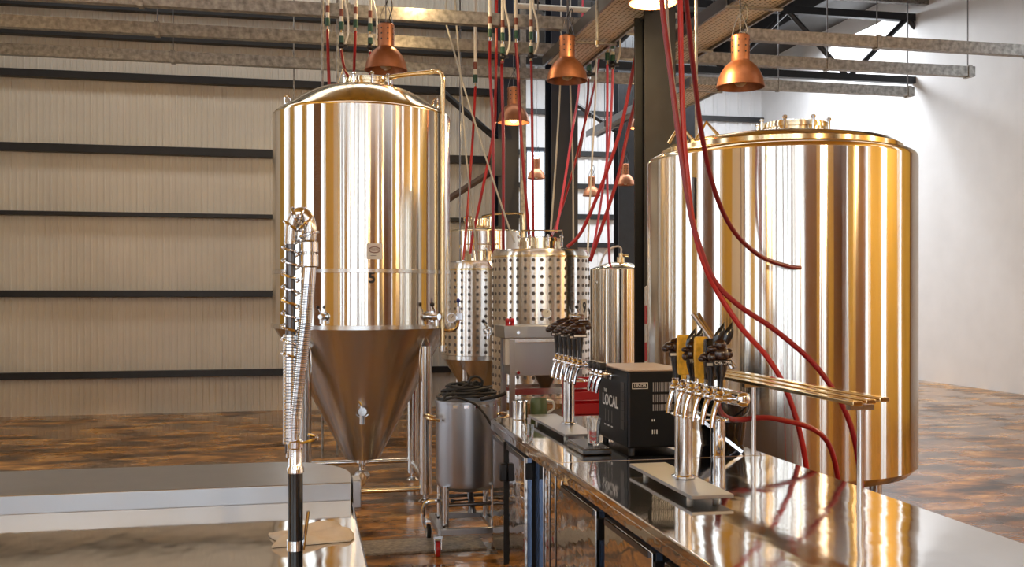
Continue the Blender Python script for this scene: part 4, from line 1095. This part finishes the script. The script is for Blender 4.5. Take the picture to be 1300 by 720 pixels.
# =================================================================== DROP PIPES, VALVES AND HOSES
def drop(px, d, y_end, label, kind, group):
    """white drop pipe with brown band and green union; kind 2 adds a black ball valve and by-pass hose"""
    e = P(px, y_end, d); top = 5.1 - e.z
    t = thing('drop_pipe', label, 'pipe', e, 0, group)
    k = d / F
    def seg(y0, y1, w, mat, nm):
        MB().cyl((0, 0, (y_end - y0) * k), (0, 0, (y_end - y1) * k), w / 2 * k, n=14).build(nm, mat, t)
    y0 = y_end - (36 if kind == 1 else 66)
    yb = y_end - (31 if kind == 1 else 52)
    MB().cyl((0, 0, (y_end - yb) * k), (0, 0, top), 2.1 * k, n=14).build('pipe', 'pvc', t)
    seg(yb + 9, yb, 5.0, 'band_brown', 'band')
    seg(yb + 16, yb + 9, 4.8, 'pvc', 'coupling')
    seg(yb + 26, yb + 16, 6.0, 'valve_green', 'union')
    seg(yb + 31, yb + 26, 3.2, 'chrome', 'hose_tail')
    if kind == 2:
        seg(yb + 34, yb + 30, 5.0, 'pvc', 'coupling'); seg(yb + 42, yb + 34, 6.2, 'valve_green', 'union')
        MB().ell((0, 0, (y_end - yb - 46) * k), (4.2 * k, 4.2 * k, 4.6 * k), 14, 9).box(.5 * k, 8 * k, -1.5 * k, 1.5 * k, (y_end - yb - 48) * k, (y_end - yb - 45) * k).build('ball_valve', 'black_plastic', t)
        seg(y_end, y_end - 4, 4.2, 'chrome', 'hose_tail')
        MB().tube([(3 * k, -2 * k, top), (3 * k, -2 * k, (y_end - yb + 20) * k), (8 * k, -3 * k, (y_end - yb - 5) * k), (9 * k, -3 * k, (y_end - yb - 30) * k), (5 * k, -2 * k, (y_end - yb - 44) * k)], 1.3 * k, 8, 5).build('bypass_tube', 'pvc', t)
    return e
G1 = 'drop pipes above the big fermenter'; G2 = 'drop pipes above the middle tanks'; G3 = 'drop pipes left of the wide dark column'
E = {}
E[1] = drop(416, 9.7, 38, 'white drop pipe with green union, outermost above the big fermenter', 1, G1)
E[2] = drop(433.5, 9.7, 64, 'white drop pipe with by-pass tube and purple-black valve above the big fermenter', 2, G1)
E[3] = drop(451.5, 9.7, 40, 'short white drop pipe between two valved ones above the big fermenter', 1, G1)
E[4] = drop(470, 9.7, 66, 'white drop pipe with black ball valve beside the copper lamp over the fermenter', 2, G1)
E[5] = drop(622, 10.3, 52, 'white drop pipe with green union, first of four above the small dimpled tank', 1, G2)
E[6] = drop(638, 10.3, 78, 'white drop pipe with black ball valve, second of four above the middle tanks', 2, G2)
E[7] = drop(655, 10.3, 54, 'white drop pipe without ball valve, third of four above the middle tanks', 1, G2)
E[8] = drop(674, 10.3, 77, 'white drop pipe with ball valve nearest the middle copper lamp', 2, G2)
E[9] = drop(771, 11.2, 82, 'white drop pipe with green valve feeding the straight pink hose', 1, G3)
E[10] = drop(778, 11.2, 88, 'white drop pipe with dark valve feeding the slanting pink hose', 2, G3)
E[11] = drop(748, 12.0, 100, 'white drop pipe with black valve right of the middle copper lamp', 2, G3)
E[12] = drop(603.5, 11.4, 110, 'thin pipe with brown end above the small dimpled tank', 1, G2)
# header pipes the drops hang from
for b_px, lab, a0, a1 in ((9.7, 'white header pipe above the big fermenter', -1.2, .4), (10.3, 'white header pipe above the middle tanks', 1.4, 2.9), (11.6, 'white header pipe left of the wide dark column', 2.5, 4.6)):
    h = thing('header_pipe', lab, 'pipe', RW(a0, b_px, 5.12), YAW)
    MB().cyl((0, 0, 0), (a1 - a0, 0, 0), .035, n=14).build('pipe', 'pvc', h)
    for x in (.2, a1 - a0 - .2): MB().cyl((x, 0, .03), (x, 0, ROOF - 5.12 - .0), .008, n=6).build('hanger', 'dark_steel', h)

def hose(name, pts, d0, d1, r, mat, label, cat='hose', group=None, start=None):
    n = len(pts); w = [P(px, py, d0 + (d1 - d0) * i / (n - 1)) for i, (px, py) in enumerate(pts)]
    if start is not None: w[0] = start
    return tag(MB().tube(w, r, 10, 6).build(name, mat), label, cat, group)
GR = 'red hoses hanging to the tanks'
hose('beer_hose', [(416, 38), (416.5, 70), (418, 112), (418, 150)], 9.7, 9.5, .016, 'hose_red', 'dark red hose straight down behind the rim of the big fermenter', group=GR)
hose('beer_hose', [(433.5, 64), (437, 85), (446, 110), (450, 135)], 9.7, 9.3, .014, 'hose_red', 'red hose curving from a valved pipe to the manway of the big fermenter', group=GR)
hose('beer_hose', [(451.5, 40), (450, 75), (449, 110), (449, 135)], 9.7, 9.4, .014, 'hose_red', 'straight red hose between two others above the fermenter manway', group=GR)
hose('beer_hose', [(470, 66), (470, 90), (470, 112), (468, 130)], 9.7, 9.3, .014, 'hose_red', 'red hose dropping in front of the copper lamp over the fermenter', group=GR)
hose('beer_hose', [(622, 52), (622, 90), (626, 177), (626, 300), (627, 342)], 10.3, 10.9, .016, 'hose_red', 'straight red hose ending between the two dimpled tanks', group=GR)
hose('beer_hose', [(638, 78), (637, 90), (639, 180), (639, 300), (640, 335)], 10.3, 10.9, .017, 'hose_red', 'straight red hose crossing the navy braced column', group=GR)
hose('beer_hose', [(655, 54), (657.5, 90), (662, 177), (671, 291), (672, 305)], 10.3, 10.5, .017, 'hose_red', 'red hose passing the lit lamp to the lid of tank 9', group=GR)
hose('beer_hose', [(674, 77), (674.7, 90), (676, 190), (677, 291), (678, 303)], 10.3, 10.4, .014, 'hose_red', 'thin red hose falling in front of the bright window to tank 9', group=GR)
hose('beer_hose', [(603.5, 110), (601, 160), (598, 207), (592, 290), (588, 330)], 11.4, 11.0, .015, 'hose_bright', 'bright red hose leaning left into the small dimpled tank', group=GR)
hose('beer_hose', [(631, -60), (630, 60), (629, 120), (627, 166), (610, 253), (600, 300), (597, 322)], 10.9, 11.0, .016, 'hose_bright', 'bright red hose bending left across the navy brace', group=GR)
hose('beer_hose', [(741, -60), (739, 40), (735, 110), (731, 140), (727, 163), (717, 230), (706, 295)], 12.6, 10.4, .014, 'hose_pink', 'pale red hose slanting from the middle lamp to tank 9 lid', group=GR)
hose('beer_hose', [(768, -60), (762, 60), (752, 119), (740, 166), (725, 225), (708, 280), (700, 300)], 12.6, 10.4, .014, 'hose_red', 'red hose slanting across the second navy column', group=GR)
hose('beer_hose', [(826, -60), (815, 30), (803.5, 90), (788, 163), (769, 221), (740, 291), (720, 314)], 10.2, 10.0, .019, 'hose_red', 'thick red hose sweeping from the wide column to the top of tank 9', group=GR)
hose('beer_hose', [(832, -60), (822, 40), (809, 116), (795, 177), (784, 227), (760, 300), (749, 332)], 10.3, 10.2, .019, 'hose_red', 'thick red hose sweeping down beside tank 9 shoulder', group=GR)
hose('beer_hose', [(771, 82), (771, 120), (770.6, 207), (772.6, 300), (774, 338)], 11.2, 12.0, .015, 'hose_pink', 'straight pink hose falling to the slim plain tank', group=GR)
hose('beer_hose', [(778, 88), (777, 120), (773.5, 177), (765, 242), (756, 300), (750, 325)], 11.2, 11.4, .014, 'hose_pink', 'slanting pink hose crossing the straight pink one', group=GR)
GF = 'thick red hoses in front of the broad tank'
hose('beer_hose', [(838, -40), (840, 0), (844, 38), (851, 92), (864, 192), (874, 256), (884, 300), (906, 355), (938, 388), (985, 420), (1040, 470), (1080, 540), (1096, 640), (1104, 740), (1120, 790)], 4.9, 4.85, .0135, 'hose_red', 'thick red hose, first of three in front of the broad tank, crossing the dark column', group=GF)
hose('beer_hose', [(863, -40), (863.5, 0), (865, 90), (868, 170), (872, 215), (880, 285), (900, 350), (938, 412), (975, 455), (1000, 500), (1020, 570), (1030, 660), (1034, 740), (1050, 790)], 4.9, 4.85, .0135, 'hose_bright', 'thick bright red hose, middle of three in front of the broad tank', group=GF)
hose('beer_hose', [(867, -40), (871, 0), (880, 85), (892, 177), (909, 247), (932, 294), (965, 325), (1000, 338), (1020, 340)], 4.9, 5.95, .0135, 'hose_dark', 'dark red hose bulging right over the broad tank', group=GF)
hose('beer_hose', [(846, -40), (847, 20), (850, 60), (856, 110), (862, 150), (868, 190)], 5.0, 4.95, .007, 'hose_grey', 'thin clear hose lying along the thick red hose', group=GF)
hose('beer_hose', [(911, 508), (913, 520), (922, 530), (938, 533), (985, 532), (1050, 560), (1070, 660), (1076, 740), (1095, 785)], 4.35, 4.95, .013, 'hose_red', 'red hose looping low behind the near tap tower', group=GF)
GG = 'grey hoses between the tanks'
hose('vent_hose', [(577, -60), (578, 0), (581, 50), (584, 90), (592, 200), (603, 300), (608, 345)], 10.8, 11.0, .011, 'hose_grey', 'grey hose hanging down to the small dimpled tank', group=GG)
hose('vent_hose', [(572, -60), (566, 10), (566, 28), (575, 60), (588, 107), (612, 185), (638, 265), (653, 308)], 10.9, 10.4, .010, 'hose_grey', 'grey hose running diagonally from the roof beam to tank 9', group=GG)
hose('vent_hose', [(713, -60), (712, 60), (711, 110), (706, 200), (699, 295)], 12.6, 10.4, .011, 'hose_grey', 'grey hose nearly upright in front of the second navy column', group=GG)
hose('vent_hose', [(724, -60), (724, 60), (724, 110), (727, 200), (728, 310)], 12.6, 10.5, .010, 'hose_grey', 'straight grey hose at the right edge of the second navy column', group=GG)
hose('vent_hose', [(760, -60), (758, 40), (756, 119), (749, 253), (746, 325)], 12.6, 10.3, .010, 'pvc', 'whitish hose falling beside the shoulder of tank 9', group=GG)
hose('vent_hose', [(747, 100), (746, 125), (741, 165), (735, 200)], 12.0, 12.0, .014, 'hose_dark', 'short dark red hose below the black valve', group=GG)
# thin upright conduits
for px, d, y1, lab in ((409.5, 9.9, 200, 'thin grey conduit behind the fermenter, left of the red hoses'), (428.5, 10.1, 200, 'thin grey conduit behind the fermenter, between the red hoses'), (373, 12.3, 330, 'very thin steel rod before the back wall by the fermenter edge'),
                       (584, 11.9, 330, 'thin dark conduit on the back wall by the small dimpled tank'), (884, 7.9, 300, 'bright steel conduit beside the wide dark column'), (758, 9.2, 60, 'dark hanging rod right of the middle lamp')):
    p = P(px, y1, d); top = P(px, -200, d)
    r = .012 if d < 11 else .009
    o = thing('conduit', lab, 'conduit', (p.x, p.y, 0 if y1 > 100 else p.z))
    z0_ = 0 if y1 > 100 else 0
    MB().cyl((0, 0, 0), (0, 0, ROOF - .02 - (0 if y1 > 100 else p.z)), r, n=8).build('rod', 'galvanised' if px != 584 else 'dark_steel', o)
    MB().cyl((0, 0, 2.2 if y1 > 100 else .02), (0, 0, 2.24 if y1 > 100 else .06), r * 1.6, n=10).build('clip', 'chrome', o)
